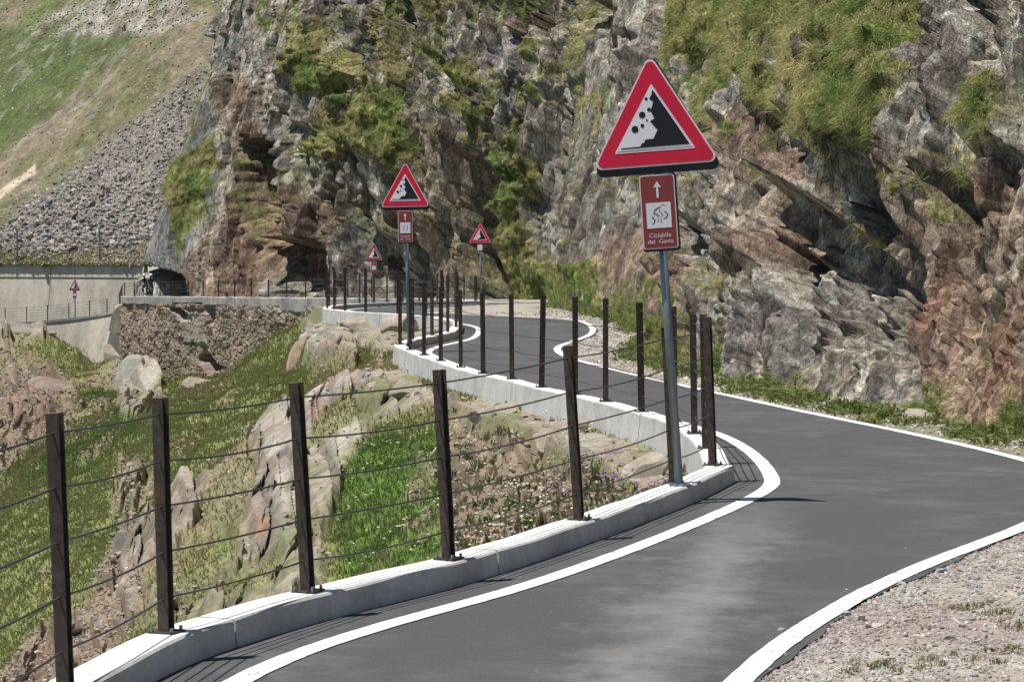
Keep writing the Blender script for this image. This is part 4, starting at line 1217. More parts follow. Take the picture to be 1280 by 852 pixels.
def make_sign(label, base, H_tri, tri_w=0.90, tri_h=0.80, pan=(0.262, 0.55), roll=0.0, yaw=0.0, lod=0, panel=True, white_panel=False, pole_r=0.032, red=None, cxo=0.0):
    red = red or M['red']
    t = thing('warning_sign', label, 'road sign', tuple(base), 'rockfall warning signs along the cycle path')
    t.rotation_euler = (0, roll, yaw)
    bm = bmesh.new()
    tube(bm, [Vector((0, 0, -0.05)), Vector((0, 0, H_tri + tri_h * .22))], pole_r, 16)
    bm_obj('pole', bm, M['pole'], t)
    bm = bmesh.new()
    box(bm, Vector((0, 0, 0.006)), (0.15, 0.15, 0.012)); bm_obj('base_plate', bm, M['pole'], t)
    y = -pole_r - 0.012
    z0 = H_tri
    cx = cxo
    sh = z0 + 0.055 * tri_w                                   # lower edge of the face
    # deep boxed rim, a little larger and lower than the face
    back = round_poly([(cx - tri_w / 2 - .003, z0 - 0.012), (cx + tri_w / 2 + .022, z0 - 0.012), (cx + .012, z0 + tri_h + .055)], 0.05)
    pl = poly_prism(back, y - 0.004, y + 0.012 + .0, M['navy'], 'triangle_plate', t)
    z1 = z0 + 0.042
    face = poly_prism(tri(cx, z1, tri_w, tri_h, 0.045), y - 0.022, y - 0.005, M['pale_film'], 'white_edge', pl)
    k = 0.972
    poly_prism(tri(cx, z1 + .012, tri_w * .955, tri_h * .957, 0.038), y - 0.0245, y - 0.0235, red, 'red_border', pl)
    iw, ih = tri_w * 0.635, tri_h * 0.60
    iz = z1 + tri_h * 0.13
    poly_prism(tri(cx, iz, iw, ih, 0.008), y - 0.0270, y - 0.0260, M['pale_film'], 'inner_edge', pl)
    poly_prism(tri(cx, iz + ih * .035, iw * .93, ih * .93, 0.006), y - 0.0295, y - 0.0285, M['white_film'], 'white_field', pl)
    ez = iz + ih * .035; ew = iw * .93; eh = ih * .93
    def q(u, v): return (cx + (u - .5) * ew, ez + v * eh)     # u,v in the inner triangle's box
    cliffp = [q(.965, .035), q(.515, .94), q(.505, .90), q(.50, .86), q(.465, .80), q(.515, .74), q(.475, .60), q(.52, .48), q(.46, .44), q(.52, .34), q(.555, .30), q(.49, .16), q(.38, .155), q(.37, .11), q(.34, .105), q(.31, .05), q(.06, .045), q(.05, .03)]
    if lod == 2:
        cliffp = [q(.95, .04), q(.52, .92), q(.47, .62), q(.52, .34), q(.34, .05)]
    poly_prism(cliffp, y - 0.0320, y - 0.0310, M['black_film'], 'falling_rock_slope', pl)
    if lod < 2:
        for (u, v, r) in ((.425, .80, .014), (.36, .55, .030), (.455, .625, .018), (.255, .33, .032), (.355, .38, .017), (.42, .46, .009)):
            c0 = q(u, v); r *= tri_w * .62 / .72
            poly_prism([(c0[0] + r * math.cos(a_ * math.pi / 5), c0[1] + r * math.sin(a_ * math.pi / 5)) for a_ in range(10)], y - 0.0320, y - 0.0310, M['black_film'], 'falling_stone', pl)
    if panel:
        pw, ph = pan
        pz = z0 - 0.018 - ph
        pc = cxo - .005
        bp = poly_prism(round_poly([(pc - pw / 2 - .002, pz - .018), (pc + pw / 2 + .014, pz - .018), (pc + pw / 2 + .014, pz + ph + .006), (pc - pw / 2 - .002, pz + ph + .006)], .025), y - 0.003, y + 0.010, M['navy'], 'route_panel', t)
        R4 = lambda x0, z0_, x1, z1_, r: round_poly([(x0, z0_), (x1, z0_), (x1, z1_), (x0, z1_)], r, 4)
        if white_panel:
            poly_prism(R4(pc - pw / 2, pz, pc + pw / 2, pz + ph, .02), y - 0.012, y - 0.004, M['white_film'], 'white_board', bp)
        else:
            poly_prism(R4(pc - pw / 2, pz, pc + pw / 2, pz + ph, .022), y - 0.012, y - 0.004, M['pale_film'], 'pale_edge', bp)
            poly_prism(R4(pc - pw / 2 + .009, pz + .009, pc + pw / 2 - .009, pz + ph - .009, .016), y - 0.0145, y - 0.0135, M['brown_film'], 'brown_board', bp)
            az = pz + ph * .80
            ar = [(-.008, -.062), (.008, -.062), (.008, .02), (.031, .012), (0, .062), (-.031, .012), (-.008, .02)]
            poly_prism([(pc + a_[0], az + a_[1]) for a_ in ar], y - 0.0170, y - 0.0160, M['white_film'], 'arrow', bp)
            sw = pw * .70
            poly_prism(R4(pc - sw / 2, pz + ph * .28, pc + sw / 2, pz + ph * .28 + sw * 1.03, .004), y - 0.0170, y - 0.0160, M['white_film'], 'white_square', bp)
            sz = pz + ph * .28
            # two brush-stroke cyclists
            if lod == 0:
                def stroke(P_, w_):
                    P_ = [(pc + (a_[0] - .5) * sw, sz + a_[1] * sw) for a_ in P_]
                    pts_ = np.array(P_); T_ = np.gradient(pts_, axis=0); T_ /= np.linalg.norm(T_, axis=1)[:, None]
                    n_ = np.stack([-T_[:, 1], T_[:, 0]], 1)
                    ww = np.array([.35] + [1] * (len(P_) - 2) + [.35])[:, None] * w_
                    outl = list(map(tuple, pts_ + n_ * ww)) + list(map(tuple, (pts_ - n_ * ww)[::-1]))
                    m_ = len(P_)
                    V_ = [(a_[0], y - 0.0185, a_[1]) for a_ in outl] + [(a_[0], y - 0.0175, a_[1]) for a_ in outl]
                    tot = 2 * m_
                    F_ = [(i, i + 1, tot - 2 - i, tot - 1 - i) for i in range(m_ - 1)] + [(tot + tot - 1 - i, tot + tot - 2 - i, tot + i + 1, tot + i) for i in range(m_ - 1)]
                    F_ += [(i, tot + i, tot + (i + 1) % tot, (i + 1) % tot) for i in range(tot)]
                    me = bpy.data.meshes.new('cyclist_stroke'); me.from_pydata(V_, [], F_); me.materials.append(M['green_film'] if w_ < .0034 else M['black_film']); me.update()
                    link(bpy.data.objects.new('cyclist_stroke', me), bp)
                stroke([(.60, .86), (.45, .80), (.33, .70), (.29, .60), (.42, .56), (.50, .50), (.44, .42)], .0034)
                stroke([(.27, .52), (.24, .42), (.33, .34), (.30, .24), (.20, .16)], .0036)
                stroke([(.60, .92), (.70, .93), (.80, .90)], .0026)
                stroke([(.56, .78), (.52, .68), (.60, .62), (.66, .54), (.58, .46)], .0030)
                stroke([(.72, .66), (.82, .60), (.86, .50), (.78, .40), (.68, .36)], .0036)
                stroke([(.44, .40), (.48, .34), (.44, .26)], .0028)
                stroke([(.55, .40), (.60, .34), (.56, .26), (.62, .22)], .0028)
                text_mesh('Ciclabile', .048, M['pale_film'], 'lettering', bp, pc, y - 0.0160, pz + .085)
                text_mesh('del  Gavia', .048, M['pale_film'], 'lettering', bp, pc, y - 0.0160, pz + .040)
            elif lod == 1:
                stroke_z = sz + sw * .5
                for dx in (-.03, .03):
                    poly_prism([(pc + dx - .006, stroke_z - .05), (pc + dx + .006, stroke_z - .05), (pc + dx + .016, stroke_z + .05), (pc + dx + .004, stroke_z + .05)], y - 0.0190, y - 0.0175, M['green_film'], 'cyclist_stroke', bp)
                text_mesh('Ciclabile', .048, M['pale_film'], 'lettering', bp, pc, y - 0.0160, pz + .085)
                text_mesh('del  Gavia', .048, M['pale_film'], 'lettering', bp, pc, y - 0.0160, pz + .040)
    piv = Matrix.Translation((0, 0, H_tri)) @ Matrix.Rotation(math.radians(-12), 4, 'Z') @ Matrix.Rotation(math.radians(-5), 4, 'X') @ Matrix.Translation((0, -.016, -H_tri))
    pl.matrix_local = piv
    if panel: bp.matrix_local = Matrix.Translation((0, 0, H_tri)) @ Matrix.Rotation(math.radians(-10), 4, 'Z') @ Matrix.Rotation(math.radians(-2.5), 4, 'X') @ Matrix.Translation((0, -.012, -H_tri))
    # clamps
    bm = bmesh.new()
    for zz in (H_tri - .40, H_tri - .10): tube(bm, [Vector((0, 0, zz)), Vector((0, 0, zz + .035))], pole_r + .008, 12)
    bm_obj('clamp', bm, M['pole'], t)
    return t

b = kp(849, 607); b.z = KH + 0.001
top_ = at(829, 318, b.y)
roll = math.atan2(top_.x - b.x, top_.z - b.z)
make_sign('largest rockfall sign, leaning left on the nearest kerb, above a brown route panel', b, 2.335, roll=roll, yaw=0.03, tri_w=.955, tri_h=.84)
b = kp(509, 430); b.z = float(RZ(b.y)) + KH + 0.001; b.x += 0.03
make_sign('second rockfall sign with brown route panel, at the left end of the second kerb', b, 2.36, roll=-0.018, lod=1)
b = Vector((-1.23, 93.5, float(RZ(93.5)))); 
b.z = float(RZ(93.5)) - .02
make_sign('small rockfall sign in front of the dark cleft, with a white board below', b, 2.42, lod=1, pan=(.20, .22), white_panel=True)
b = Vector((float(XL(114.0)), 114.0, float(RZ(114))))
b = at(468, 378, 113.0)
make_sign('dim far rockfall sign with brown panel, before the green rocks left of the second sign', b, 1.95, lod=2, red=M['far_red'], tri_w=.84)
b = at(94, 401, 181.0)
make_sign('tiny rockfall sign standing before the far left concrete wall', b, 2.3, lod=2, red=M['far_red'], pole_r=.045)

# ------------------------------------------------------------------ loose things on the slope
def rocky(name, label, px, py, Y, size, seed, col=(0.33, .30, .26), group=None, flat=1.0, rot=0.0, sink=.25, cat='boulder', on_ground=True):
    rs = np.random.default_rng(seed)
    bm = bmesh.new(); bmesh.ops.create_icosphere(bm, subdivisions=4, radius=1)
    V = np.array([v.co[:] for v in bm.verts]); Fc = np.array([[v.index for v in f.verts] for f in bm.faces]); bm.free()
    # cut the ball with random planes: a faceted block
    for _ in range(13):
        n_ = rs.normal(size=3); n_ /= np.linalg.norm(n_); d = rs.uniform(.52, .82)
        k = V @ n_ - d
        V = V - np.outer(np.maximum(k, 0), n_)
    V = V * (1 + .05 * fbm(V[:, 0] * 3 + seed, V[:, 1] * 3, V[:, 2] * 3, oct=4, seed=seed)[:, None])
    V = V * np.array(size)[None, :] * np.array([1, 1, flat])[None]
    ca, sa = math.cos(rot), math.sin(rot)
    V = np.stack([V[:, 0] * ca + V[:, 2] * sa, V[:, 1], -V[:, 0] * sa + V[:, 2] * ca], 1)
    p = at(px, py, Y)
    t3 = fbm(V[:, 0] * 3 / size[0] + seed, V[:, 1] * 3, V[:, 2] * 3, oct=4, seed=seed + 3)
    c_ = np.zeros_like(V) + np.array(col); c_ *= (1 + .25 * t3)[:, None]
    o = arr_obj(name, V, Fc, M['stone'] if Y < 60 else M['far_stone'], c_)
    o.location = p
    tag(o, label, cat, group)
    return o

def slope_Y(px, py):
    """distance at which the valley slope shows at a photograph pixel"""
    d = (SL['px'] - px) ** 2 + (SL['py'] - py) ** 2 * 1.0
    m = d < 9
    if not m.any():
        i = np.unravel_index(np.argmin(d), d.shape); return float(SL['V'][i][1])
    return float(SL['V'][..., 1][m].min())

BO = [('beige rocky buttress at the corner between the rubble wall and the far parapet', 152, 405, 1.0, 1.5, .1, (.36, .32, .26)),
      ('lower broken buttress rock under the corner of the rubble wall', 140, 450, 1.0, 1.3, -.2, (.33, .29, .235)),
      ('tall pale upright boulder left of the grass under the third kerb', 394, 432, .30, .50, .15, (.40, .38, .33)),
      ('pale slab-like boulder leaning beside the upright one under the third kerb', 428, 446, .42, .45, -.5, (.36, .34, .29)),
      ('tan weathered rock pillar standing at the right end of the rubble wall', 375, 446, .38, .62, .2, (.33, .26, .19)),
      ('grey rounded boulder at the left foot of the rubble wall', 168, 478, .55, .75, .3, (.33, .32, .28)),
      ('small block lying in front of the hollow in the rubble wall', 250, 486, .5, .38, 0, (.31, .26, .21)),
      ('squared beige block under the left end of the second kerb', 508, 492, .42, .40, .1, (.36, .32, .25)),
      ('light boulder with a dark cleft beside the squared beige block', 470, 498, .34, .38, -.3, (.38, .33, .27)),
      ('wide beige ledge block under the middle of the second kerb', 700, 548, .62, .30, -.3, (.38, .33, .26)),
      ('long pale foundation block below the second kerb, behind the fourth near post', 620, 520, .62, .26, -.25, (.38, .34, .27)),
      ('beige split block tucked in the corner behind the big sign pole', 808, 588, .34, .26, -.15, (.40, .35, .28)),
      ('brownish rock beneath the long foundation block', 568, 505, .20, .25, .1, (.33, .28, .22)),
      ('flat brown slab on the rubble in the upper left slope', 62, 486, .8, .28, .2, (.27, .21, .175)),
      ('dark layered rock below the far parapet at the left edge', 20, 418, 1.1, .35, .0, (.25, .215, .185)),
      ('rounded beige rock under the third kerb beside the dark notch', 500, 412, .55, .38, 0, (.38, .33, .27)),
      ('dim beige rock right of the notch under the third kerb', 450, 408, .55, .36, 0, (.34, .30, .24)),
      ('grey stone wedge beside the black hose on the grass', 208, 612, .30, .26, .5, (.38, .37, .33)),
      ('pointed grey rock at the top of the lower rubble', 150, 690, .22, .5, .15, (.34, .32, .28))]
for i, (lab, px, py, w, h, r, col) in enumerate(BO):
    Y = slope_Y(px, py)
    if i < 2: Y = 172.5 - i * 1.5
    k_ = 1 if (Y < 45 or i < 2) else Y / 60
    if 20 < Y < 45: k_ = .72; col = tuple(x_ * .82 for x_ in col)
    rocky('boulder', lab, px, py, Y, (w * k_, w * .8 * k_, h * k_), 300 + i, col, 'boulders on the slope below the path', rot=r)

# black hose end, white stick, dark plank, dark scraps
Y = slope_Y(225, 604) - .3
a = at(216, 600, Y + .1); b = at(240, 599, Y)
t = thing('black_hose', 'black corrugated hose end sticking out of the grass behind the second near post', 'hose', tuple(a))
bm = bmesh.new(); n_ = 18
tube(bm, [(b - a) * (k / n_) + Vector((0, 0, -.05 * math.sin(3 * k / n_))) for k in range(n_ + 1)], [(.075 if k % 2 else .065) * (1 if k > 6 else .62) for k in range(n_ + 1)], 12)
bm_obj('hose_body', bm, M['rubber'], t)
bm = bmesh.new(); tube(bm, [(b - a) * .93, (b - a) * 1.02], .09, 14); bm_obj('end_ring', bm, M['rubber'], t)
Y = slope_Y(543, 563) - .25
a = at(538, 571, Y); b = at(550, 553, Y - .1)
bm = bmesh.new()
tube(bm, [Vector((0, 0, 0)), (b - a) * .5 + Vector((.01, 0, 0)), b - a], [.018, .022, .016], 7)
o = bm_obj('white_stick', bm, M['efflo']); o.location = a
tag(o, 'short white stick lying on the grass left of the fourth near post', 'stick')
Y = slope_Y(100, 790) - .2
a = at(70, 800, Y); b = at(118, 783, Y + .3)
bm = bmesh.new(); d_ = b - a
tube(bm, [Vector((0, 0, 0)), d_ * .35 + Vector((0, 0, .02)), d_ * .7, d_], [.05, .06, .055, .03], 7)
o = bm_obj('dark_log', bm, M['dark_wood']); o.location = a
tag(o, 'dark weathered log across the brown rubble behind the first near post', 'log')
p = at(634, 507, 31.2)
t = thing('torn_sheeting', 'crumpled scrap of black sheeting on the pale ledge below the second kerb', 'sheeting', tuple(p))
for dx, dz, s in ((-.09, -.01, .10), (.05, .02, .11), (.15, -.02, .06)):
    bm = bmesh.new(); bmesh.ops.create_icosphere(bm, subdivisions=3, radius=s)
    for v in bm.verts:
        k = mnoise.noise(v.co * 14 + Vector((dx * 40, 0, 0))); v.co *= 1 + .7 * k; v.co.z *= .42
        v.co += Vector((dx, 0, dz))
    bm_obj('fold', bm, M['rubber'], t)

# ------------------------------------------------------------------ cyclists at the far corner
def skin_body(name, verts, edges, rad, mat, parent=None, sub=2):
    me = bpy.data.meshes.new(name); me.from_pydata(verts, edges, []); o = bpy.data.objects.new(name, me); COL.objects.link(o)
    m = o.modifiers.new('s', 'SKIN'); 
    for v, r in zip(me.skin_vertices[0].data, rad): v.radius = (r, r)
    me.skin_vertices[0].data[0].use_root = True
    m2 = o.modifiers.new('u', 'SUBSURF'); m2.levels = sub; m2.render_levels = sub
    bpy.context.view_layer.update()
    dg = bpy.context.evaluated_depsgraph_get()
    nm = bpy.data.meshes.new_from_object(o.evaluated_get(dg))
    bpy.data.objects.remove(o)
    nm.name = name; nm.materials.clear(); nm.materials.append(mat)
    for p_ in nm.polygons: p_.use_smooth = True
    return link(bpy.data.objects.new(name, nm), parent)

def make_bike(label, loc, rz):
    t = thing('bicycle', label, 'bicycle', loc, 'bicycles at the far corner', rz)
    R = .34; wb = 1.0
    for y in (-wb / 2, wb / 2):
        bm = bmesh.new()
        pts = [Vector((0, y + R * math.cos(a_), R + .012 + R * math.sin(a_))) for a_ in np.linspace(0, 2 * math.pi, 25)]
        tube(bm, pts, .022, 6); w = bm_obj('wheel', bm, M['rubber'], t)
        bm = bmesh.new()
        for k in range(8):
            an = math.pi * k / 8
            d = Vector((0, math.cos(an), math.sin(an))) * (R - .02); c0 = Vector((0, y, R + .012))
            tube(bm, [c0 - d, c0 + d], .004, 4)
        bm_obj('spokes', bm, M['pole'], w)
    bm = bmesh.new()
    BB = Vector((0, .02, .30)); ST = Vector((0, .18, .80)); HT = Vector((0, -.36, .86)); HB = Vector((0, -.40, .70)); RA = Vector((0, .5, .352)); FA = Vector((0, -.5, .352))
    for a_, b_ in ((BB, ST), (ST, HT), (BB, HB), (BB, RA), (ST, RA), (HT, FA)): tube(bm, [a_, b_], .019, 8)
    bm_obj('frame', bm, M['bike'], t)
    bm = bmesh.new(); tube(bm, [Vector((-.26, -.40, .99)), Vector((-.1, -.38, .98)), Vector((.1, -.38, .98)), Vector((.26, -.40, .99))], .015, 8); tube(bm, [HT, Vector((0, -.38, .98))], .016, 8)
    bm_obj('handlebar', bm, M['bike'], t)
    bm = bmesh.new(); v_ = box(bm, Vector((0, .22, .93)), (.13, .27, .05)); tube(bm, [ST, Vector((0, .2, .91))], .014, 8)
    bmesh.ops.bevel(bm, geom=list(bm.edges)[:12], offset=.02, segments=2, affect='EDGES')
    bm_obj('saddle', bm, M['rubber'], t)
    return t

def make_rider(label, loc, rz, cloth):
    t = thing('person', label, 'person', loc, None, rz)
    V = [(0, .20, 1.00), (0, .12, 1.14), (0, -.02, 1.34), (0, -.08, 1.44), (0, -.12, 1.53), (0, -.14, 1.62), (0, -.15, 1.68),
         (-.18, -.05, 1.38), (-.25, -.20, 1.20), (-.23, -.36, 1.04), (.18, -.05, 1.38), (.25, -.20, 1.20), (.23, -.36, 1.04),
         (-.10, .14, .96), (-.13, -.14, .76), (-.11, .02, .42), (-.11, -.02, .16), (-.11, -.13, .13),
         (.10, .14, .96), (.13, -.04, .66), (.11, .16, .36), (.11, .14, .24), (.11, .03, .20)]
    E = [(0, 1), (1, 2), (2, 3), (3, 4), (4, 5), (5, 6), (2, 7), (7, 8), (8, 9), (2, 10), (10, 11), (11, 12), (0, 13), (13, 14), (14, 15), (15, 16), (16, 17), (0, 18), (18, 19), (19, 20), (20, 21), (21, 22)]
    Rd = [.14, .13, .155, .07, .055, .09, .075, .075, .048, .034, .075, .048, .034, .10, .075, .05, .035, .035, .10, .075, .05, .035, .035]
    skin_body('body', V, E, Rd, cloth, t)
    bm = bmesh.new(); bmesh.ops.create_icosphere(bm, subdivisions=3, radius=1)
    for v in bm.verts: v.co = Vector((v.co.x * .085, v.co.y * .10, v.co.z * .115)) + Vector((0, -.155, 1.615))
    face = bm_obj('face', bm, M['skin'], t, True)
    bm = bmesh.new()
    for sx in (-1, 1): box(bm, Vector((sx * .032, -.247, 1.625)), (.03, .012, .014))
    box(bm, Vector((0, -.258, 1.60)), (.022, .03, .035)); box(bm, Vector((0, -.245, 1.56)), (.045, .012, .009))
    bm_obj('features', bm, M['dark_wood'], face)
    bm = bmesh.new(); bmesh.ops.create_icosphere(bm, subdivisions=3, radius=1)
    for v in list(bm.verts):
        z = max(v.co.z, -.12)
        v.co = Vector((v.co.x * .118, v.co.y * .15, z * .125)) + Vector((0, -.14, 1.665))
    bm_obj('helmet', bm, M['helmet'], t, True)
    for sx in (-1, 1):
        bm = bmesh.new()
        palm = Vector((sx * .23, -.385, 1.02))
        box(bm, palm, (.055, .07, .03))
        for k in range(4): tube(bm, [palm + Vector(((-.021 + .014 * k), -.03, .005)), palm + Vector(((-.021 + .014 * k), -.06 - .004 * (k in (1, 2)), -.004)), palm + Vector(((-.021 + .014 * k), -.058, -.035))], .0075, 6)
        tube(bm, [palm + Vector((-sx * .025, .01, 0)), palm + Vector((-sx * .045, -.02, -.015))], .009, 6)
        bm_obj('hand', bm, M['skin'], t)
        bm = bmesh.new(); fy, fz = ((-.09, .12) if sx < 0 else (.06, .19)); box(bm, Vector((sx * .11, fy, fz)), (.09, .25, .07))
        bmesh.ops.bevel(bm, geom=list(bm.edges), offset=.025, segments=2, affect='EDGES')
        bm_obj('shoe', bm, M['shoe'], t)
    return t
for (px, Y, dz, rz, lb, lp, cl) in ((181.5, 169.5, 0, -.35, 'bicycle of the leftmost rider at the dark corner', 'leftmost rider at the dark far corner, white helmet, dark jacket', M['cloth_dark']),
                                    (188.5, 167.6, 0, .2, 'bicycle of the right-hand rider at the dark corner', 'right-hand rider at the dark far corner, white helmet, grey blue clothes', M['cloth_grey'])):
    z = float(RZ(Y)) + .004
    x = (px - 640) / F * Y
    make_bike(lb, (x, Y, z), rz); make_rider(lp, (x, Y, z), rz, cl)
#CONT3

# ------------------------------------------------------------------ grass blades (nobody could count them)
def norm_(a): return a / np.maximum(np.linalg.norm(a, axis=1), 1e-9)[:, None]
def blades(name, P, up, droop, length, width, col, label, seed=0, bend=0.5, parent=None):
    rs = np.random.default_rng(seed); n = len(P)
    az = rs.uniform(0, 2 * np.pi, n)
    lean_ = np.stack([np.cos(az), np.sin(az), np.zeros(n)], 1)
    d1 = norm_(up + lean_ * rs.uniform(.1, .55, n)[:, None] + droop * .4)
    d2 = norm_(up * (1 - bend) + lean_ * rs.uniform(.2, .9, n)[:, None] + droop)
    # faces turn their width roughly across the line of growth
    side = norm_(np.cross(d1, np.stack([np.cos(az + 1.3), np.sin(az + 1.3), np.zeros(n)], 1)))
    L = (length * rs.uniform(.55, 1.3, n))[:, None]; Wd = (width * rs.uniform(.7, 1.3, n))[:, None]
    m = P + d1 * L * .5; tip = m + d2 * L * .5
    V = np.empty((n, 5, 3))
    V[:, 0] = P - side * Wd * .5 - up * .02; V[:, 1] = P + side * Wd * .5 - up * .02
    V[:, 2] = m + side * Wd * .42; V[:, 3] = m - side * Wd * .42; V[:, 4] = tip
    b = (np.arange(n) * 5)[:, None]
    T = np.concatenate([b + np.array([[0, 1, 2]]), b + np.array([[0, 2, 3]]), b + np.array([[3, 2, 4]])], 0)
    c = np.repeat((col * rs.uniform(.75, 1.25, n)[:, None])[:, None, :], 5, 1)
    o = arr_obj(name, V.reshape(-1, 3), T, M['blades'], c.reshape(-1, 3), parent=parent)
    tag(o, label, kind='stuff')
    return o

def pick(w, n, rs):
    w = np.maximum(w, 0).ravel(); cdf = np.cumsum(w); cdf /= cdf[-1]
    return np.searchsorted(cdf, rs.random(n))

rs = np.random.default_rng(5)
# on the valley slope
inf = (SL['px'] > -40) & (SL['px'] < 900) & (SL['py'] > 385) & (SL['py'] < 900)
w = (np.clip(SL['g'] - .25, 0, 1) + .03 * SL['rub']) * inf * (SL['V'][..., 1] < 176)
idx = pick(w * np.clip(SL['V'][..., 1] / 40, .4, 1.4), 150000, rs)
P = SL['V'].reshape(-1, 3)[idx].copy(); Y = P[:, 1]
P += rs.normal(0, 1, P.shape) * (Y * .0012)[:, None] * np.array([1, 1, 0])
br = SL['bright'].ravel()[idx]; tn = SL['tn'].ravel()[idx]
col = np.zeros((len(P), 3)) + np.array([0.24, 0.265, 0.10])
col = mixc(col, (0.14, 0.205, 0.055), br * .75); col = mixc(col, (0.32, 0.28, 0.16), sstep(tn + rs.normal(0, .15, len(tn)), .02, .35) * .8)
col = mixc(col, (0.34, 0.30, 0.17), (rs.random(len(tn)) < .10) * .8)
up = np.zeros_like(P); up[:, 2] = 1
dr = np.zeros_like(P); dr[:, 0] = -.35; dr[:, 1] = -.25; dr[:, 2] = -.2
Ln = np.clip(Y * .0021, .045, .26) * (1 + .4 * br)
blades('grass', P, up, dr, Ln, np.clip(Y * .00042, .008, .05), col, 'short mountain grass on the slope below the path', 1)

# on the cliff: long hanging tussocks
inc = (CL['px'] > 150) & (CL['px'] < 1330) & (CL['py'] > -40) & (CL['py'] < 600) & (CL['by'] > 15) & (CL['by'] < 185)
wt_ = np.clip(CL['g'] - .25, 0, 1) * inc
near_w = np.where(CL['by'] < 66, 1.3, .45)
tidx = pick(wt_ * near_w, 9000, rs)
per = 32
cen = CL['V'].reshape(-1, 3)[tidx]; LLt = CL['LL'].ravel()[tidx]; ixt = CL['IX'].ravel()[tidx]; iyt = CL['IY'].ravel()[tidx]
g1t = CL['g1'].ravel()[tidx]; tnt = CL['TN'].ravel()[tidx]
n_ = len(cen) * per
tsz = np.repeat(rs.uniform(.6, 1.35, len(cen)), per)
P = np.repeat(cen, per, 0) + rs.normal(0, 1, (n_, 3)) * (np.repeat(.022 * LLt ** .7, per) * tsz)[:, None]
ixr, iyr = np.repeat(ixt, per), np.repeat(iyt, per)
out = np.stack([-ixr, -iyr, np.zeros(n_)], 1)
rad = norm_(rs.normal(0, 1, (n_, 3)))
up = norm_(out * .45 + np.array([0, 0, .75]) + rad * .75)
foot = np.repeat(tnt < 1.0, per)[:, None]
dr = np.where(foot, rad * .3 + np.array([0, 0, -.1]), rad * .35 + out * .35 + np.array([0, 0, -1.0]))
tc = np.zeros((len(cen), 3)) + np.array([0.25, 0.26, 0.095])
tc = mixc(tc, (0.16, 0.215, 0.06), sstep(-g1t, 0, .35)); tc = mixc(tc, (0.46, 0.40, 0.21), sstep(g1t + rs.normal(0, .2, len(cen)), .02, .3) * .85)
tc = mixc(tc, (0.13, 0.20, 0.045), (tnt < 1.0) * .75)
tcc = np.repeat(tc * 1.45, per, 0); tcc = mixc(tcc, (0.50, 0.44, 0.24), (rs.random(n_) < .16) * .8)
blades('grass', P, up, dr, np.repeat(.20 * LLt ** .55, per) * tsz * np.where(foot[:, 0], .5, 1), np.repeat(.0062 * LLt ** .85, per), tcc, 'hanging grass tussocks on the ledges of the cliff', 2, bend=.75)

# leafy green verge at the foot of the cliff
n = 1000
Yv = 18.5 + 46 * rs.random(n) ** 1.25
cl = vnoise(Yv * 1.1, 0 * Yv, 0 * Yv, 410)
Xv = XB(Yv) - .22 + rs.normal(.10, .12, n)
k_ = (cl + rs.normal(0, .3, n)) > -.25; Xv, Yv = Xv[k_], Yv[k_]; n = len(Xv)
cen = np.stack([Xv, Yv, shoulder_h(Xv, Yv)], 1); per = 20; tsz = np.repeat(rs.uniform(.5, 1.5, n), per)
P = np.repeat(cen, per, 0) + rs.normal(0, 1, (n * per, 3)) * np.array([.05, .08, .012])
up = norm_(np.array([0, 0, 1.0]) + rs.normal(0, .45, P.shape)); dr = rs.normal(0, .5, P.shape); dr[:, 2] = -.25
cc = np.repeat(mixc(np.zeros((n, 3)) + np.array([0.15, 0.205, 0.05]), (0.27, 0.27, 0.11), rs.random(n) * .7), per, 0)
blades('verge_plants', P, up, dr, .13 * tsz, .020 * tsz, cc, 'leafy green plants along the foot of the cliff', 8, bend=.6)

# leafy weeds and flowers on the bank under the second kerb
wk = SL['rub'] * (SL['px'] > 545) * (SL['px'] < 850) * (SL['py'] > 515) * (SL['py'] < 700)
ti = pick(wk, 230, rs); cen = SL['V'].reshape(-1, 3)[ti]
P = np.repeat(cen, 16, 0) + rs.normal(0, .045, (len(cen) * 16, 3)) * np.array([1, 1, .5])
up = np.zeros_like(P); up[:, 2] = 1; dr = rs.normal(0, .5, P.shape); dr[:, 2] = -.2
cc = np.repeat(mixc(np.array([0.12, 0.165, 0.06])[None] * rs.uniform(.6, 1.5, (len(cen), 1)), (0.30, 0.24, 0.15), (rs.random(len(cen)) < .45) * .9), 16, 0)
blades('weeds', P, up, dr, np.full(len(P), .085), np.full(len(P), .020), cc, 'leafy green weeds on the earth bank under the second kerb', 3)
for mat, nm, lab, box_, cnt in (('lilac', 'lilac_flowers', 'small lilac flowers scattered on the earth bank', (680, 575, 835, 640), 260), ('cream', 'cream_flowers', 'small cream white flowers in the bright grass and bank', (430, 500, 740, 700), 420)):
    wk = (SL['px'] > box_[0]) * (SL['px'] < box_[2]) * (SL['py'] > box_[1]) * (SL['py'] < box_[3]) * 1.0
    wk = wk * sstep(vnoise(SL['V'][..., 0] * 1.6, SL['V'][..., 1] * 1.6, 0 * SL['px'], 77), -.1, .4)
    ti = pick(wk, cnt, rs); cen = SL['V'].reshape(-1, 3)[ti] + np.array([0, 0, .08]); n = len(cen)
    r = rs.uniform(.010, .02, n)
    V = np.empty((n, 6, 3))
    for k, d in enumerate(((1, 0, 0), (-1, 0, 0), (0, 1, 0), (0, -1, 0), (0, 0, .6), (0, 0, -.6))): V[:, k] = cen + np.array(d)[None] * r[:, None]
    b = (np.arange(n) * 6)[:, None]
    T = np.concatenate([b + np.array([t_]) for t_ in ((0, 2, 4), (2, 1, 4), (1, 3, 4), (3, 0, 4), (2, 0, 5), (1, 2, 5), (3, 1, 5), (0, 3, 5))], 0)
    tag(arr_obj(nm, V.reshape(-1, 3), T, M[mat]), lab, kind='stuff')

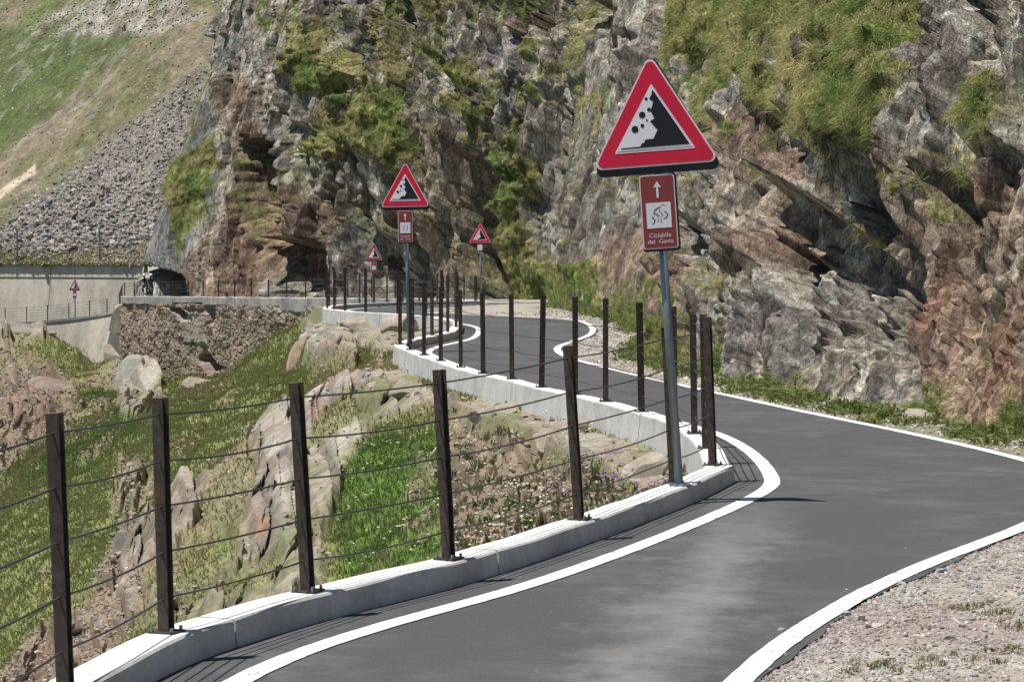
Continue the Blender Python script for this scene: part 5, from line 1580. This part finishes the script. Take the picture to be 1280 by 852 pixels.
# ------------------------------------------------------------------ stones (gravel, rubble, scree)
_bm = bmesh.new(); bmesh.ops.create_icosphere(_bm, subdivisions=1, radius=1)
_ICO = np.array([v.co[:] for v in _bm.verts]); _IF = np.array([[v.index for v in f.verts] for f in _bm.faces]); _bm.free()
def stones(name, P, size, col, mat, label, seed, flat=.6):
    rs = np.random.default_rng(seed); n = len(P)
    tmpl = []
    for k in range(12):
        T = _ICO.copy()
        for _ in range(4):
            v = rs.normal(size=3); v /= np.linalg.norm(v); kk = T @ v - rs.uniform(.35, .7); T = T - np.outer(np.maximum(kk, 0), v)
        T *= rs.uniform(.75, 1.15, (len(T), 1)); T *= np.array([1, rs.uniform(.55, 1), flat * rs.uniform(.7, 1.3)])
        tmpl.append(T)
    tmpl = np.array(tmpl)[rs.integers(0, 12, n)]
    a = rs.uniform(0, 2 * np.pi, n); b = rs.normal(0, .45, n)
    ca, sa, cb, sb = np.cos(a), np.sin(a), np.cos(b), np.sin(b)
    x, y, z = tmpl[..., 0], tmpl[..., 1], tmpl[..., 2]
    x1 = x * cb[:, None] + z * sb[:, None]; z1 = -x * sb[:, None] + z * cb[:, None]
    x2 = x1 * ca[:, None] - y * sa[:, None]; y2 = x1 * sa[:, None] + y * ca[:, None]
    V = np.stack([x2, y2, z1], 2) * size[:, None, None] + P[:, None, :]
    k = len(_ICO)
    Fc = (np.arange(n) * k)[:, None, None] + _IF[None]
    c = np.repeat(col[:, None, :], k, 1)
    tag(arr_obj(name, V.reshape(-1, 3), Fc.reshape(-1, 3), mat, c.reshape(-1, 3)), label, kind='stuff')

def greys(n, rs, base=(0.36, 0.335, 0.30), var=.3):
    c = np.array(base)[None] * rs.uniform(1 - var, 1 + var, (n, 1))
    m = rs.random(n)
    c[m < .25] *= np.array([1.0, .92, .87]); c[m > .85] *= np.array([.92, .97, 1.02]); c[(m > .5) & (m < .6)] *= 1.35
    return c
# gravel beside the road, near right
n = 24000
Yg = rs.uniform(10.2, 20.5, n * 2); Yg = Yg[rs.random(n * 2) < (12 / Yg) ** 1.2][:n]; n = len(Yg)
xr = XR(Yg); xm = np.minimum(0.32 * Yg, XB(Yg) + .3)
Xg = xr + .075 + (xm - xr) * rs.random(n) ** 1.5; Xg = np.where(rs.random(n) < .006, xr - rs.random(n) * .5, Xg)
ok = Xg < xm; Xg, Yg = Xg[ok], Yg[ok]; n = len(Xg)
sz = .006 + .015 * rs.random(n) ** 2.2; sz *= np.where(rs.random(n) < .02, 2.2, 1)
gcol = greys(n, rs, (0.37, 0.35, 0.325)); gcol = mixc(gcol, (0.29, 0.22, 0.20), sstep(fbm(Xg * 1.2, Yg * 1.2, oct=3, seed=400), 0, .3) * .45)
stones('gravel', np.stack([Xg, Yg, shoulder_h(Xg, Yg) + sz * .15], 1), sz, gcol, M['stone'], 'loose grey and reddish gravel beside the edge line at the lower right', 31)
n = 9000
Yg = 20 + 45 * rs.random(n) ** 1.2; xr = XR(Yg); xb = XB(Yg)
Xg = xr + .14 + (xb - xr) * rs.random(n) ** .8; sz = (.010 + .03 * rs.random(n) ** 3) * (Yg / 25) ** .5
stones('gravel', np.stack([Xg, Yg, shoulder_h(Xg, Yg) + sz * .1], 1), sz, greys(n, rs, (.40, .38, .34)), M['stone'], 'crumbled stones along the foot of the cliff', 32)
# dry tufts in the gravel
cen = []
for px, py in ((1215, 768), (1185, 838), (1165, 842), (1270, 800), (1250, 830), (1245, 778), (1275, 850), (1105, 846), (1210, 772), (1060, 850)):
    p = at(px, py, CAMZ * F / (py - 300)); 
    for k in range(5): cen.append((p.x + rs.normal(0, .05), p.y + rs.normal(0, .09), 0))
cen = np.array(cen); P = np.repeat(cen, 16, 0) + rs.normal(0, .02, (len(cen) * 16, 3)) * np.array([1, 1, 0]); P[:, 2] = shoulder_h(P[:, 0], P[:, 1])
up = np.zeros_like(P); up[:, 2] = 1; dr = rs.normal(0, .6, P.shape); dr[:, 2] = -.5
cc = np.repeat(np.where(rs.random((len(cen), 1)) < .55, np.array([[.30, .25, .12]]), np.array([[.15, .17, .05]])), 16, 0)
blades('grass', P, up, dr, np.full(len(P), .05), np.full(len(P), .005), cc, 'dry little grass tufts in the gravel at the lower right', 6)
# rubble on the slope
w = SL['rub'] * inf + .20 * SL['g'] * inf * (SL['px'] < 420) * (SL['tn'] > 0) + .06 * SL['slab'] * inf
ti = pick(w, 11000, rs); P = SL['V'].reshape(-1, 3)[ti].copy(); n = len(P)
sz = (P[:, 1] / 25) ** .8 * (.012 + .05 * rs.random(n) ** 2.5)
P[:, 2] += sz * .1
stones('rubble', P, sz, greys(n, rs, (.28, .24, .195), .4), M['stone'], 'brown broken stones strewn over the slope below the path', 33)
# scree on the mountainside
hin = (HL['px'] > -60) & (HL['px'] < 330) & (HL['py'] > -40) & (HL['py'] < 345)
w = (HL['scree'] + .10 + .6 * HL['pale']) * hin
ti = pick(w, 22000, rs); P = HL['V'].reshape(-1, 3)[ti].copy(); n = len(P); lowf = sstep(HL['py'].ravel()[ti], 180, 320)
ing = HL['scree'].ravel()[ti] < .3
sz = (.05 + .20 * rs.random(n) ** 3.5) * (1 + .8 * lowf) * np.where(ing, .8, 1)
stones('scree', P, sz, greys(n, rs, (.275, .258, .238), .4), M['far_stone'], 'grey scree and scattered stones on the far mountainside', 34, .7)
# low plants at the wall top
w = hin * (HL['py'] > 300) * (1 - .6 * HL['scree'])
ti = pick(w + .0, 7000, rs); P = HL['V'].reshape(-1, 3)[ti].copy(); up = np.zeros_like(P); up[:, 2] = 1
blades('grass', P, up, np.zeros_like(P), np.full(len(P), .22), np.full(len(P), .07), np.zeros_like(P) + np.array([0.24, 0.225, 0.11]), 'yellowish grass along the top of the far concrete wall', 7)
